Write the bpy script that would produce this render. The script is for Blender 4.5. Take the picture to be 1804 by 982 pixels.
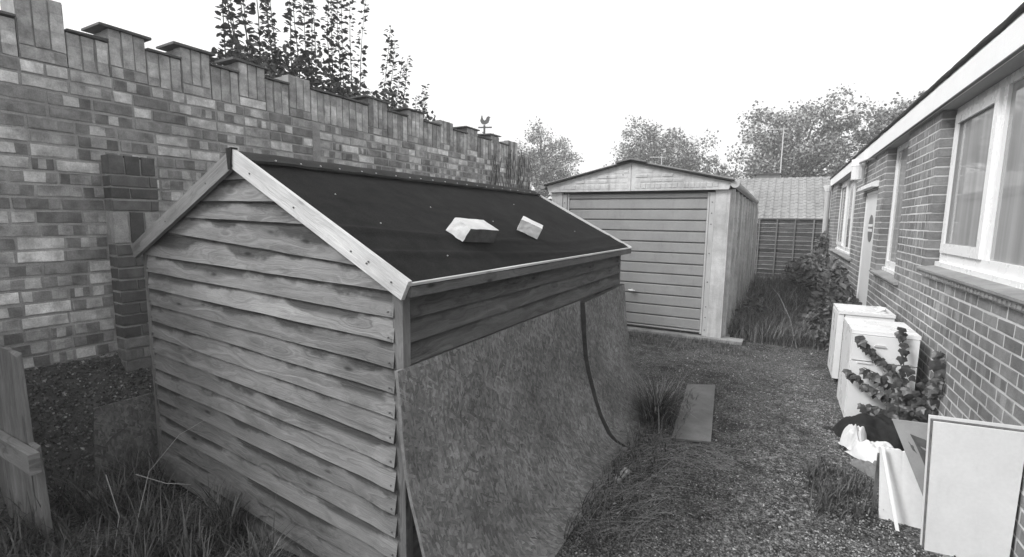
import bpy, math, random
from mathutils import Vector, Matrix, noise as mnoise
random.seed(7)
R_ = random.Random(11)
for o in list(bpy.data.objects): bpy.data.objects.remove(o)
S = bpy.context.scene
COL = S.collection

# ------------------------------------------------------------------ camera
PITCH, ROLL, YAW, FPX = .12248, .013374, .505958, 845.9
fw = Vector((-math.sin(YAW)*math.cos(PITCH), math.cos(YAW)*math.cos(PITCH), -math.sin(PITCH)))
r0 = Vector((math.cos(YAW), math.sin(YAW), 0)); u0 = r0.cross(fw)
cr = r0*math.cos(ROLL) + u0*math.sin(ROLL); cu = cr.cross(fw)
cam = bpy.data.cameras.new('camera'); cam.sensor_width = 36; cam.lens = FPX/1804*36
cam.clip_start = .05; cam.clip_end = 2000
co = bpy.data.objects.new('camera', cam); COL.objects.link(co)
mw = Matrix.Identity(4)
for i in range(3):
    mw[i][0] = cr[i]; mw[i][1] = cu[i]; mw[i][2] = -fw[i]
mw[2][3] = 1.63
co.matrix_world = mw
S.camera = co

# ------------------------------------------------------------------ sky, sun, exposure
SUN_EL, SUN_AZ = math.radians(42), math.radians(226)      # azimuth clockwise from +Y: behind and to the left of the camera
w = bpy.data.worlds.new('World'); S.world = w; w.use_nodes = True
nt = w.node_tree; nt.nodes.clear()
out = nt.nodes.new('ShaderNodeOutputWorld'); bg = nt.nodes.new('ShaderNodeBackground')
sky = nt.nodes.new('ShaderNodeTexSky'); sky.sky_type = 'NISHITA'; sky.sun_disc = False
sky.sun_elevation = SUN_EL; sky.sun_rotation = SUN_AZ; sky.dust_density = 4
bw = nt.nodes.new('ShaderNodeRGBToBW')
mx = nt.nodes.new('ShaderNodeMath'); mx.operation = 'MAXIMUM'; mx.inputs[1].default_value = 10.8   # even white cloud sheet
nt.links.new(sky.outputs[0], bw.inputs[0]); nt.links.new(bw.outputs[0], mx.inputs[0])
nt.links.new(mx.outputs[0], bg.inputs[0]); bg.inputs[1].default_value = .1
nt.links.new(bg.outputs[0], out.inputs[0])
sl = bpy.data.lights.new('sun', 'SUN'); sl.energy = 2.5; sl.angle = math.radians(16); sl.color = (1, 1, 1)
so = bpy.data.objects.new('sun', sl); COL.objects.link(so)
sd = Vector((math.sin(SUN_AZ)*math.cos(SUN_EL), math.cos(SUN_AZ)*math.cos(SUN_EL), math.sin(SUN_EL)))
so.rotation_euler = sd.to_track_quat('Z', 'Y').to_euler(); so.location = sd*50
S.view_settings.view_transform = 'Standard'; S.view_settings.look = 'None'
S.view_settings.exposure = .20; S.view_settings.gamma = 1
S.render.engine = 'CYCLES'

# ------------------------------------------------------------------ material helpers
class NT:
    def __init__(s, name):
        s.m = bpy.data.materials.new(name); s.m.use_nodes = True; s.t = s.m.node_tree
        s.b = s.t.nodes['Principled BSDF']; s.b.inputs['Specular IOR Level'].default_value = .25
    def n(s, typ, **k):
        x = s.t.nodes.new(typ)
        for a, v in k.items():
            if a.startswith('i_'):
                key = a[2:]; key = int(key) if key.isdigit() else key.replace('_', ' ')
                s.set(x.inputs[key], v)
            else: setattr(x, a, v)
        return x
    def set(s, inp, v):
        if isinstance(v, bpy.types.NodeSocket): s.t.links.new(v, inp)
        else: inp.default_value = v
    def math(s, op, a, b=0., clamp=False):
        x = s.n('ShaderNodeMath', operation=op, use_clamp=clamp); s.set(x.inputs[0], a); s.set(x.inputs[1], b); return x.outputs[0]
    def vmath(s, op, a, b):
        x = s.n('ShaderNodeVectorMath', operation=op); s.set(x.inputs[0], a); s.set(x.inputs[1], b); return x.outputs[0]
    def pos(s): return s.n('ShaderNodeNewGeometry').outputs['Position']
    def uv(s): return s.n('ShaderNodeUVMap', uv_map='UVMap').outputs[0]
    def tone(s):
        a = s.n('ShaderNodeAttribute', attribute_name='tone'); sp = s.n('ShaderNodeSeparateColor'); s.t.links.new(a.outputs['Color'], sp.inputs[0]); return sp.outputs
    def noise(s, vec, scale, detail=4., rough=.55, dist=0.):
        x = s.n('ShaderNodeTexNoise', i_Scale=scale, i_Detail=detail, i_Roughness=rough, i_Distortion=dist); s.set(x.inputs['Vector'], vec); return x.outputs[0]
    def vor(s, vec, scale, feature='F1', out='Color', rnd=1.):
        x = s.n('ShaderNodeTexVoronoi', feature=feature, i_Scale=scale, i_Randomness=rnd); s.set(x.inputs['Vector'], vec); return x.outputs[out]
    def ramp(s, f, a, b, lo, hi):
        x = s.n('ShaderNodeMapRange', interpolation_type='SMOOTHSTEP'); s.set(x.inputs[0], f)
        for i, v in enumerate((a, b, lo, hi)): s.set(x.inputs[i+1], v)
        return x.outputs[0]
    def lin(s, f, a, b, lo, hi):
        x = s.n('ShaderNodeMapRange'); s.set(x.inputs[0], f)
        for i, v in enumerate((a, b, lo, hi)): s.set(x.inputs[i+1], v)
        return x.outputs[0]
    def mix(s, f, a, b):
        x = s.n('ShaderNodeMix', data_type='FLOAT'); s.set(x.inputs[0], f); s.set(x.inputs[2], a); s.set(x.inputs[3], b); return x.outputs[0]
    def mapv(s, vec, scale=(1, 1, 1), rot=(0, 0, 0), loc=(0, 0, 0)):
        x = s.n('ShaderNodeMapping'); s.set(x.inputs[0], vec); x.inputs[1].default_value = loc; x.inputs[2].default_value = rot; x.inputs[3].default_value = scale; return x.outputs[0]
    def base(s, f): s.t.links.new(f, s.b.inputs['Base Color'])
    def rough(s, v): s.set(s.b.inputs['Roughness'], v)
    def bump(s, h, strength=.4, dist=.01):
        x = s.n('ShaderNodeBump', i_Strength=strength, i_Distance=dist); s.set(x.inputs['Height'], h); s.t.links.new(x.outputs[0], s.b.inputs['Normal'])

def m_brick(name, base, spread, rough=.92):
    t = NT(name); p = t.pos(); tn = t.tone()
    n1 = t.noise(p, 14, 5, .6); n2 = t.noise(p, 120, 3, .6); n3 = t.noise(p, 3.2, 3)
    v = t.math('MULTIPLY', tn[0], base)
    v = t.math('MULTIPLY', v, t.lin(n1, .25, .75, 1-spread, 1+spread))
    v = t.math('MULTIPLY', v, t.lin(n2, .3, .7, .86, 1.14))
    v = t.math('MULTIPLY', v, t.lin(n3, .3, .7, .74, 1.2))
    pit = t.ramp(t.noise(p, 260, 1, .5), .68, .76, 1, .45)
    t.base(t.math('MULTIPLY', v, pit)); t.rough(rough)
    t.bump(t.math('ADD', n2, t.math('MULTIPLY', n1, 1.2)), .5, .004); return t.m
def m_stone(name, base, spread=.25, sc=1., bump=.4, rough=.9, big=.2, stain=0.):
    t = NT(name); p = t.pos()
    n1 = t.noise(p, 9*sc, 6, .65); n2 = t.noise(p, 150*sc, 3, .6); n3 = t.noise(p, 1.3*sc, 3)
    v = t.math('MULTIPLY', t.lin(n1, .25, .75, 1-spread, 1+spread), base)
    v = t.math('MULTIPLY', v, t.lin(n2, .3, .7, 1-spread*.7, 1+spread*.7))
    v = t.math('MULTIPLY', v, t.lin(n3, .3, .7, 1-big, 1+big))
    if stain:
        st = t.noise(t.mapv(p, (14, 14, .8)), 1., 5, .6); v = t.math('MULTIPLY', v, t.ramp(st, .5, .75, 1, 1-stain))
    t.base(v); t.rough(rough); t.bump(t.math('ADD', n2, n1), bump, .006); return t.m
def m_wood(name, base, grain=.3, stain=.0, knots=1., warp=1., rough=.8, scale=1., mould=.0):
    """UV: u along the grain in metres, v across it from the lower edge"""
    t = NT(name); uv = t.uv(); tn = t.tone()
    off = t.n('ShaderNodeCombineXYZ'); t.set(off.inputs[0], t.math('MULTIPLY', tn[1], 37.)); t.set(off.inputs[2], t.math('MULTIPLY', tn[1], 11.))
    c = t.vmath('ADD', uv, off.outputs[0])
    kd = t.vor(t.mapv(c, (4.2*scale, 13*scale, 1)), 1., out='Distance')
    kc = t.vor(t.mapv(c, (4.2*scale, 13*scale, 1)), 1., out='Color')
    ks = t.n('ShaderNodeSeparateColor'); t.t.links.new(kc, ks.inputs[0])
    has = t.ramp(ks.outputs[0], .28, .32, 0., knots)
    knot = t.math('MULTIPLY', t.ramp(kd, .04, .17, 1, 0), has)
    halo = t.math('MULTIPLY', t.ramp(kd, .15, .55, 1, 0), has)
    wob = t.noise(t.mapv(c, (2.2, 9, 1)), 1., 3)
    vv = t.n('ShaderNodeSeparateXYZ'); t.t.links.new(c, vv.inputs[0])
    ring = t.math('ADD', t.math('MULTIPLY', vv.outputs[1], 26.*scale), t.math('ADD', t.math('MULTIPLY', wob, 7.*warp), t.math('MULTIPLY', halo, 1.0)))
    rg = t.n('ShaderNodeCombineXYZ'); t.set(rg.inputs[0], t.math('MULTIPLY', vv.outputs[0], .5)); t.set(rg.inputs[1], ring); t.set(rg.inputs[2], t.math('MULTIPLY', tn[1], 9.))
    g1 = t.noise(rg.outputs[0], 1.7, 5, .7); g2 = t.noise(t.mapv(c, (7, 420, 1)), 1., 3, .6); g3 = t.noise(t.mapv(c, (2.5, 8, 1)), 1., 5, .6)
    v = t.math('MULTIPLY', t.math('MULTIPLY', tn[0], base), t.lin(g1, .3, .7, 1-grain, 1+grain))
    v = t.math('MULTIPLY', v, t.lin(g2, .3, .7, .88, 1.12)); v = t.math('MULTIPLY', v, t.lin(g3, .3, .7, .78, 1.2))
    v = t.math('MULTIPLY', v, t.mix(halo, 1., .82)); v = t.math('MULTIPLY', v, t.mix(knot, 1., .3))
    if stain:
        raw = t.n('ShaderNodeSeparateXYZ'); t.t.links.new(uv, raw.inputs[0])
        edge = t.noise(t.mapv(c, (1.8, 3, 1)), 1., 6, .58)
        lim = t.lin(edge, .42, .56, .110, .062)
        m = t.math('MULTIPLY', t.ramp(t.math('SUBTRACT', raw.outputs[1], lim), -.020, .008, 0, 1), stain)
        v = t.math('MULTIPLY', v, t.mix(m, 1., .26))
    if mould:
        mo = t.ramp(t.noise(t.mapv(c, (4, 14, 1)), 1., 6, .7), .55, .72, 1, 1-mould); v = t.math('MULTIPLY', v, mo)
    t.base(v); t.rough(rough); t.bump(t.math('ADD', g2, t.math('MULTIPLY', g1, 1.5)), .7, .004); return t.m
def m_osb(name, base, dirt=.4):
    t = NT(name); uv = t.uv(); cur = None
    wp = t.noise(uv, 9, 2); hh = None
    specs = [(.2, 13, 44), (1.05, 10, 34), (-.75, 7, 22), (2.2, 17, 60), (.65, 13, 70), (1.45, 28, 95)]
    for i, (a, sx, sy) in enumerate(specs):
        q = t.mapv(uv, (1, 1, 1), (0, 0, a), (i*3.1, i*1.7, 0)); q = t.mapv(q, (sx, sy, 1))
        dn = t.n('ShaderNodeTexNoise', i_Scale=.5, i_Detail=1.5); t.set(dn.inputs['Vector'], q)
        q = t.vmath('ADD', q, t.vmath('MULTIPLY', dn.outputs[1], (1.5, .9, 0)))
        c = t.n('ShaderNodeSeparateColor'); t.t.links.new(t.vor(q, 1.), c.inputs[0])
        d = t.vor(q, 1., 'DISTANCE_TO_EDGE', 'Distance')
        val = t.math('ADD', t.lin(c.outputs[0], 0, 1, .62, 1.4), t.ramp(d, 0, .05, -.35, 0))
        val = t.math('MULTIPLY', val, t.lin(t.noise(t.mapv(q, (.5, 6, 1)), 1, 3), .3, .7, .85, 1.15))
        if cur is None: cur = val; hh = c.outputs[0]
        else:
            sel = t.ramp(c.outputs[1], .58, .62, 0, 1); cur = t.mix(sel, cur, val); hh = t.mix(sel, hh, c.outputs[0])
    big = t.noise(uv, 2.2, 5, .65); sm = t.noise(uv, 34, 4, .7)
    v = t.math('MULTIPLY', cur, base); v = t.math('MULTIPLY', v, t.lin(big, .3, .7, 1-dirt, 1+dirt*.6)); v = t.math('MULTIPLY', v, t.lin(sm, .3, .7, .8, 1.2))
    t.base(v); t.rough(.85); t.bump(t.math('ADD', hh, sm), .7, .006); return t.m
def m_plain(name, base, rough=.5, spread=.06, metal=0., spec=.4, sc=1., dirt=0., bump=.08):
    t = NT(name); p = t.pos(); n1 = t.noise(p, 5*sc, 5, .6); n2 = t.noise(p, 60*sc, 3, .6)
    v = t.math('MULTIPLY', t.lin(n1, .3, .7, 1-spread, 1+spread), base); v = t.math('MULTIPLY', v, t.lin(n2, .3, .7, 1-spread*.6, 1+spread*.6))
    if dirt:
        v = t.math('MULTIPLY', v, t.ramp(t.noise(t.mapv(p, (6, 6, 1.6)), 2., 6, .7), .52, .78, 1, 1-dirt))
    t.base(v); t.rough(t.lin(n1, .3, .7, rough-.08, rough+.08)); t.b.inputs['Metallic'].default_value = metal
    t.b.inputs['Specular IOR Level'].default_value = spec; t.bump(n2, bump, .003); return t.m
def m_leaf(name, base, spread=.4, trans=.35, rough=.5):
    t = NT(name); tn = t.tone(); p = t.pos()
    v = t.math('MULTIPLY', tn[0], base); v = t.math('MULTIPLY', v, t.lin(t.noise(p, 40, 3), .3, .7, 1-spread*.5, 1+spread*.5))
    t.base(v); t.rough(rough); t.b.inputs['Specular IOR Level'].default_value = .45
    if trans:
        tr = t.n('ShaderNodeBsdfTranslucent'); t.t.links.new(v, tr.inputs[0]); ms = t.n('ShaderNodeMixShader'); ms.inputs[0].default_value = trans
        t.t.links.new(t.b.outputs[0], ms.inputs[1]); t.t.links.new(tr.outputs[0], ms.inputs[2])
        t.t.links.new(ms.outputs[0], t.t.nodes['Material Output'].inputs[0])
    return t.m
def m_ground():
    t = NT('driveway gravel'); p = t.pos()
    big = t.noise(p, .9, 5, .65); mid = t.noise(p, 4.5, 6, .7); fine = t.noise(p, 70, 4, .7)
    vc = t.n('ShaderNodeSeparateColor'); t.t.links.new(t.vor(p, 95), vc.inputs[0]); vd = t.vor(p, 95, out='Distance')
    chip = t.lin(vc.outputs[0], 0, 1, .25, 1.9)
    v = t.math('MULTIPLY', chip, .12); v = t.math('MULTIPLY', v, t.lin(fine, .3, .7, .6, 1.4)); v = t.math('MULTIPLY', v, t.ramp(vd, .3, .75, 1.1, .45))
    moss = t.ramp(t.math('ADD', mid, t.math('MULTIPLY', big, .7)), .82, .98, 0, 1)
    v = t.math('MULTIPLY', v, t.mix(moss, 1., .42))
    sx = t.n('ShaderNodeSeparateXYZ'); t.t.links.new(p, sx.inputs[0])
    near = t.ramp(t.math('SUBTRACT', sx.outputs[0], t.math('MULTIPLY', sx.outputs[1], .09)), -.9, .15, 0, 1)
    lich = t.math('MULTIPLY', near, t.ramp(t.noise(p, 26, 5, .75), .5, .6, 0, 1))
    lich = t.math('MULTIPLY', lich, t.ramp(t.noise(p, 2.6, 4, .7), .42, .56, 0, 1))
    v = t.math('ADD', v, t.math('MULTIPLY', lich, .3))
    white = t.ramp(vc.outputs[1], .985, .992, 0, .3); v = t.math('ADD', v, white)
    t.base(v); t.rough(.95); t.bump(t.math('SUBTRACT', fine, vd), .9, .012); return t.m

M = {}
M['wall_brick'] = m_brick('weathered flettons', .36, .5)
M['pier_brick'] = m_brick('blue brick', .10, .35)
M['wall_mortar'] = m_stone('lime mortar', .30, .3, 1.4, .6)
M['house_brick'] = m_brick('smooth brown brick', .225, .2, .8)
M['house_mortar'] = m_stone('pale mortar', .58, .1, 1.2, .3)
M['slate'] = m_stone('slate coping', .07, .3, 1., .3, .6)
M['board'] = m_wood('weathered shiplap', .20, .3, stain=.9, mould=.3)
M['sideboard'] = m_wood('side shiplap', .125, .36, stain=.5, warp=.6, mould=.4)  # side boarding, darker than the gable boards
M['newwood'] = m_wood('fresh sawn softwood', .60, .12, knots=.6)
M['oldbarge'] = m_wood('weathered barge board', .22, .3, mould=.3)
M['post'] = m_wood('shed post', .15, .35, mould=.6)
M['fencewood'] = m_wood('old fence timber', .17, .35, mould=.4)
M['larch'] = m_wood('larch lap slat', .08, .45, knots=.3, mould=.5)
M['batten'] = m_wood('larch lap batten', .21, .3, knots=.3)
M['felt'] = m_stone('roofing felt', .017, .4, 1., .35, .85)
M['felt_edge'] = m_stone('felt edge', .03, .3, 1., .4, .85)
M['felt'].node_tree.nodes['Principled BSDF'].inputs['Specular IOR Level'].default_value = .04
M['felt_edge'].node_tree.nodes['Principled BSDF'].inputs['Specular IOR Level'].default_value = .06
M['osb'] = m_osb('oriented strand board', .20, .42)
M['osb_dark'] = m_osb('damp strand board', .14, .5)
M['osb_edge'] = m_stone('board edge', .19, .4, 3., .6)
M['dark'] = m_plain('dark void', .012, .9)
M['concrete'] = m_stone('cast concrete', .56, .2, 1.2, .45, stain=.25)
M['concrete_dirty'] = m_stone('dirty concrete', .27, .3, 1., .6, big=.35)
M['door_metal'] = m_plain('painted steel door', .31, .38, .08, 0, .5, .7, dirt=.2)
M['door_strip'] = m_plain('steel frame', .50, .4, .08, dirt=.2)
M['roofsheet'] = m_stone('cement roof sheet', .17, .3, .8, .4)
M['plastic'] = m_plain('grey rainwater plastic', .46, .45, .05)
M['white'] = m_plain('white upvc', .86, .3, .008, 0, .5, bump=0.)
M['fascia'] = m_plain('white painted fascia', .84, .5, .03, dirt=.06)
M['soffit'] = m_plain('soffit board', .36, .7, .1)
M['door_white'] = m_plain('white painted door', .74, .4, .03)
M['sign_grey'] = m_plain('sign grey', .16, .5)
M['tile'] = m_stone('quarry tile', .27, .15, 2., .2, .6)
M['roof_tile'] = m_stone('pale concrete roof tile', .28, .2, .6, .3)
M['fridge'] = m_plain('enamelled white steel', .87, .3, .015, 0, .5, bump=0.)
M['seal'] = m_plain('door seal', .25, .6)
M['cable'] = m_plain('white flex', .8, .4)
M['black_cloth'] = m_stone('black cloth', .022, .4, 3., .5)
M['white_cloth'] = m_stone('white cloth', .68, .08, 3., .3)
M['grey_cloth'] = m_stone('faded grey cushion', .17, .2, 3., .4)
M['whiteboard'] = m_plain('white faced board', .78, .5, .05, dirt=.09)
M['wedge'] = m_stone('primed board', .33, .1, 2., .2)
M['paint'] = m_stone('grey paint stroke', .10, .25, 3., .2)
M['paver'] = m_stone('grey fibre board', .16, .22, 1.4, .3, .6, .3)
M['white_brick'] = m_stone('pale concrete brick', .60, .12, 2., .5)
M['shaded_face'] = m_stone('shaded brick face', .11, .3, 2.)  # shade on the down-slope side of the roof brick, put into the colour
M['leaf'] = m_leaf('shoot leaf', .06, .5, .15)
M['far_leaf'] = m_leaf('far tree leaf', .28, .5, .68)
M['ivy'] = m_leaf('ivy leaf', .06, .5, .1, .4)
M['bramble'] = m_leaf('bramble leaf', .085, .5, .15, .4)
M['grass'] = m_leaf('grass blade', .085, .4, .25)
M['straw'] = m_leaf('dry stalk', .30, .3, .1)
M['twig'] = m_stone('twig bark', .07, .3, 4.)
M['bark'] = m_stone('tree bark', .12, .3, 2.)
M['metal_dark'] = m_plain('dark iron', .10, .5)
M['galv'] = m_plain('aluminium aerial', .65, .35, metal=.3)
M['ground'] = m_ground()
M['soil'] = m_stone('dark soil', .075, .5, 1.6, .8)
M['shingle'] = m_stone('shingle stone', .11, .5, 5., .3)
M['render'] = m_stone('rendered wall', .45, .15)
M['lampglass'] = m_plain('opal lamp glass', .7, .3)
# window glass: a dim room tone under a reflecting surface
g = NT('window glass'); g.base(g.lin(g.noise(g.mapv(g.pos(), (9, 9, .6)), 1., 3), .3, .7, .25, .42)); g.rough(.04); g.b.inputs['IOR'].default_value = 1.55; g.b.inputs['Specular IOR Level'].default_value = .8; M['glass'] = g.m

# ------------------------------------------------------------------ mesh helpers
class MB:
    def __init__(s): s.v = []; s.f = []; s.uv = []; s.c = []
    def face(s, vs, uvs=None, c=(1, .5)):
        i = len(s.v); s.v += [tuple(a) for a in vs]; s.f.append(tuple(range(i, i+len(vs))))
        s.uv.append(uvs if uvs else [(a[0]+a[1], a[2]) for a in vs]); s.c.append(c)
    def hexa(s, p, c=(1, .5), L=None, lock=None):
        """p: 8 corners, 0-3 bottom ring, 4-7 top ring; grain u along the longest edge"""
        p = [Vector(a) for a in p]
        Fs = [(0, 3, 2, 1), (4, 5, 6, 7), (0, 1, 5, 4), (1, 2, 6, 5), (2, 3, 7, 6), (3, 0, 4, 7)]
        ex, ey, ez = (p[1]-p[0]), (p[3]-p[0]), (p[4]-p[0])
        es = sorted([ex, ey, ez], key=lambda e: -e.length) if lock is None else [(ex, ey, ez)[k] for k in lock]
        U = es[0].normalized(); V = es[1].normalized(); W = es[2].normalized()
        for q in Fs:
            nn = (p[q[1]]-p[q[0]]).cross(p[q[2]]-p[q[0]]); 
            if nn.length > 0: nn.normalize()
            A, B = U, V
            if abs(nn.dot(U)) > .8: A, B = W, V
            elif abs(nn.dot(V)) > .8: A, B = U, W
            s.face([p[k] for k in q], [((p[k]-p[0]).dot(A), (p[k]-p[0]).dot(B)) for k in q], c)
    def box(s, x0, x1, y0, y1, z0, z1, c=(1, .5), j=0., lock=None):
        P = [(x0, y0, z0), (x1, y0, z0), (x1, y1, z0), (x0, y1, z0), (x0, y0, z1), (x1, y0, z1), (x1, y1, z1), (x0, y1, z1)]
        if j: P = [tuple(a+R_.uniform(-j, j) for a in q) for q in P]
        s.hexa(P, c, lock=lock)
    def tube(s, pts, rad, n=6, c=(1, .5), cap=True):
        pts = [Vector(p) for p in pts]; rings = []
        if not isinstance(rad, (list, tuple)): rad = [rad]*len(pts)
        for i, p in enumerate(pts):
            d = (pts[min(i+1, len(pts)-1)]-pts[max(i-1, 0)]); d.normalize()
            a = d.cross(Vector((0, 0, 1))); a = a if a.length > .05 else d.cross(Vector((1, 0, 0))); a.normalize(); b = d.cross(a)
            rings.append([p+(a*math.cos(2*math.pi*k/n)+b*math.sin(2*math.pi*k/n))*rad[i] for k in range(n)])
        for i in range(len(pts)-1):
            for k in range(n):
                s.face([rings[i][k], rings[i][(k+1) % n], rings[i+1][(k+1) % n], rings[i+1][k]], None, c)
        if cap: s.face(rings[0][::-1], None, c); s.face(rings[-1], None, c)
    def grid(s, fn, nu, nv, c=(1, .5), uvf=None):
        P = [[Vector(fn(i/nu, j/nv)) for j in range(nv+1)] for i in range(nu+1)]
        base = len(s.v)
        for r in P: s.v += [tuple(a) for a in r]
        for i in range(nu):
            for j in range(nv):
                a = base+i*(nv+1)+j; q = (a, a+nv+1, a+nv+2, a+1); s.f.append(q)
                cc = [(i, j), (i+1, j), (i+1, j+1), (i, j+1)]
                s.uv.append([uvf(x/nu, y/nv) if uvf else (P[x][y].x+P[x][y].y, P[x][y].z) for x, y in cc]); s.c.append(c)
    def slab(s, fn, nu, nv, th, c=(1, .5), uvf=None):
        """a grid sheet given thickness th (vector), with closed edges"""
        th = Vector(th); s.grid(fn, nu, nv, c, uvf)
        s.grid(lambda a, b: Vector(fn(1-a, b))+th, nu, nv, c, (lambda a, b: uvf(1-a, b)) if uvf else None)
        for e in range(4):
            n = nu if e < 2 else nv
            def ef(t, e=e): return fn(t, 0) if e == 0 else fn(1-t, 1) if e == 1 else fn(0, 1-t) if e == 2 else fn(1, t)
            for k in range(n):
                a, b = Vector(ef(k/n)), Vector(ef((k+1)/n)); s.face([a, b, b+th, a+th][::-1], None, c)
    def mesh(s, name, mat, smooth=False):
        m = bpy.data.meshes.new(name); m.from_pydata(s.v, [], s.f)
        u = m.uv_layers.new(name='UVMap'); flat = [x for f in s.uv for q in f for x in q]; u.data.foreach_set('uv', flat)
        a = m.color_attributes.new('tone', 'FLOAT_COLOR', 'CORNER'); fc = []
        for f, c in zip(s.f, s.c): fc += [c[0], c[1], 0, 1]*len(f)
        a.data.foreach_set('color', fc)
        m.materials.append(M[mat] if isinstance(mat, str) else mat)
        if smooth: m.polygons.foreach_set('use_smooth', [True]*len(m.polygons))
        m.update(); return m
    def build(s, name, mat, parent=None, smooth=False, stuff=False, bevel=0.):
        me = s.mesh(name, mat, smooth)
        o = bpy.data.objects.new(name, me)
        # put the origin at the piece itself
        if s.v:
            n = len(s.v); cx = [sum(v[i] for v in s.v)/n for i in range(3)]; cx[2] = min(v[2] for v in s.v)
            me.transform(Matrix.Translation([-a for a in cx])); o.location = cx
        COL.objects.link(o)
        if parent is not None:
            o.parent = parent; o.location = Vector(o.location)-WL[parent.name]
            WL[o.name] = WL[parent.name]+o.location
        else: WL[o.name] = Vector(o.location)
        if stuff: o['kind'] = 'stuff'
        if bevel:
            b = o.modifiers.new('bevel', 'BEVEL'); b.width = bevel; b.segments = 2; b.limit_method = 'ANGLE'
        return o
WL = {}
def thing(name, label, cat, loc=(0, 0, 0), group=None):
    o = bpy.data.objects.new(name, None); o.location = loc; o.empty_display_size = .1; COL.objects.link(o)
    o['label'] = label; o['category'] = cat; WL[o.name] = Vector(loc)
    if group: o['group'] = group
    return o
def tag(o, label, cat, group=None, kind=None):
    if kind == 'structure': o['kind'] = kind; return o
    o['label'] = label; o['category'] = cat
    if group: o['group'] = group
    if kind: o['kind'] = kind
    return o
def rnd(a, b): return R_.uniform(a, b)
def nz(x, y, z=0.): return mnoise.noise(Vector((x, y, z)))

# brick: front face cut in bands of tone (kiss marks), small arris, slight wobble
def brick(mb, o, U, V, N, L, H, D, tones, along='u', proud=0., j=.0026):
    o = Vector(o)+N*proud; e = .003
    us = [0, L*rnd(.22, .36), L*rnd(.6, .75), L] if along == 'u' else [0, L/3, L*2/3, L]
    vs = [0, H] if along == 'u' else [0, H*rnd(.25, .4), H*rnd(.6, .8), H]
    jj = {}
    def P(u, v, d=0.):
        d = d*.35 if d == e else d
        k = (round(u, 5), round(v, 5))
        if k not in jj: jj[k] = (rnd(-j, j), rnd(-j, j), rnd(-j, j))
        a = jj[k]; return o+U*(u+a[0])+V*(v+a[1])+N*(-d+a[2]*.15)
    if along != 'u': us = [0, L]
    def cl(u, m): return min(max(u, e), m-e)
    sd = rnd(0, 1)
    for i in range(len(us)-1):
        for k in range(len(vs)-1):
            t = tones[(i if along == 'u' else k) % 3]
            q = [(us[i], vs[k]), (us[i+1], vs[k]), (us[i+1], vs[k+1]), (us[i], vs[k+1])]
            mb.face([P(cl(a, L), cl(b, H)) for a, b in q], None, (t, sd))
    ring = [(0, 0), (L, 0), (L, H), (0, H)]
    t = sum(tones)/3
    for k in range(4):
        a, b = ring[k], ring[(k+1) % 4]
        A, B = P(*a, e), P(*b, e); A2, B2 = P(cl(a[0], L), cl(a[1], H)), P(cl(b[0], L), cl(b[1], H))
        mb.face([B2, A2, A, B], None, (t, sd)); mb.face([B, A, A-N*D, B-N*D], None, (t, sd))
def kiss():
    r = R_.random(); a = rnd(.6, 1.1)
    if r < .32: return [a*rnd(.5, .75), a*rnd(1.15, 1.6), a*rnd(.5, .8)]
    if r < .46: return [a*rnd(.95, 1.2), a*rnd(.5, .75), a*rnd(1., 1.4)]
    if r < .62: a = rnd(.42, .62); return [a, a*1.08, a*.94]
    if r < .80: a = rnd(1.25, 1.7); return [a, a*1.04, a*.94]
    return [a, a*rnd(.95, 1.3), a*rnd(.8, 1.1)]
def kissh():
    a = rnd(.8, 1.15); r = R_.random()
    if r < .35: return [a*rnd(.75, .95), a*rnd(1.05, 1.3), a*rnd(.75, 1.)]
    return [a, a*rnd(.92, 1.08), a*rnd(.92, 1.08)]
CAMV = Vector((0, 0, 1.63))
def in_view(p, m=.08):
    d = Vector(p)-CAMV; z = d.dot(fw)
    if z < .1: return False
    x = d.dot(cr)/z*FPX; y = d.dot(cu)/z*FPX
    return abs(x) < 902*(1+m) and abs(y) < 491*(1+m)
def lay_bricks(parent, items, mat, name='brick', limit=300, V=Vector((0, 0, 1))):
    """items: (origin, U, V, N, L, H, D, tones, along, proud); nearest ones in view become objects, the rest one joined part"""
    sc = []
    for it in items:
        c = it[0]+it[1]*(it[4]/2)+it[2]*(it[5]/2)
        d = (c-CAMV); near = it[4]*it[5]*abs(d.normalized().dot(it[3]))/max(d.length_squared, .1) if in_view(c, .0) else 0
        sc.append((-near, len(sc)))
    sc.sort(); pick = set(i for _, i in sc[:limit]); rest = MB()
    for i, it in enumerate(items):
        if i in pick:
            b = MB(); brick(b, *it); b.build(name, mat, parent)
        else: brick(rest, *it)
    if rest.f: rest.build(name+'work', mat, parent, stuff=True)

# ------------------------------------------------------------------ the ground
def axis(vals):
    o = []
    for a, b, n in vals:
        o += [a+(b-a)*k/n for k in range(n)]
    o.append(vals[-1][1]); return o
gx = axis([(-400, -40, 5), (-40, -8, 8), (-8, 3, 90), (3, 40, 8), (40, 400, 5)])
gy = axis([(-400, -40, 5), (-40, -2, 8), (-2, 10, 100), (10, 40, 20), (40, 400, 5)])
def gz(x, y): 
    h = .012*nz(x*1.3, y*1.3)+.006*nz(x*6, y*6, 3)
    if -1.0 < x < 1.1 and 1 < y < 4.2: h -= .0
    return h
gm = MB(); gm.v = [(x, y, gz(x, y)) for x in gx for y in gy]
ny = len(gy)
for i in range(len(gx)-1):
    for k in range(ny-1):
        a = i*ny+k; gm.f.append((a, a+ny, a+ny+1, a+1)); gm.uv.append([(gm.v[q][0], gm.v[q][1]) for q in (a, a+ny, a+ny+1, a+1)]); gm.c.append((1, .5))
gr = gm.build('ground', 'ground', smooth=True); tag(gr, '', '', kind='structure')
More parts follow.
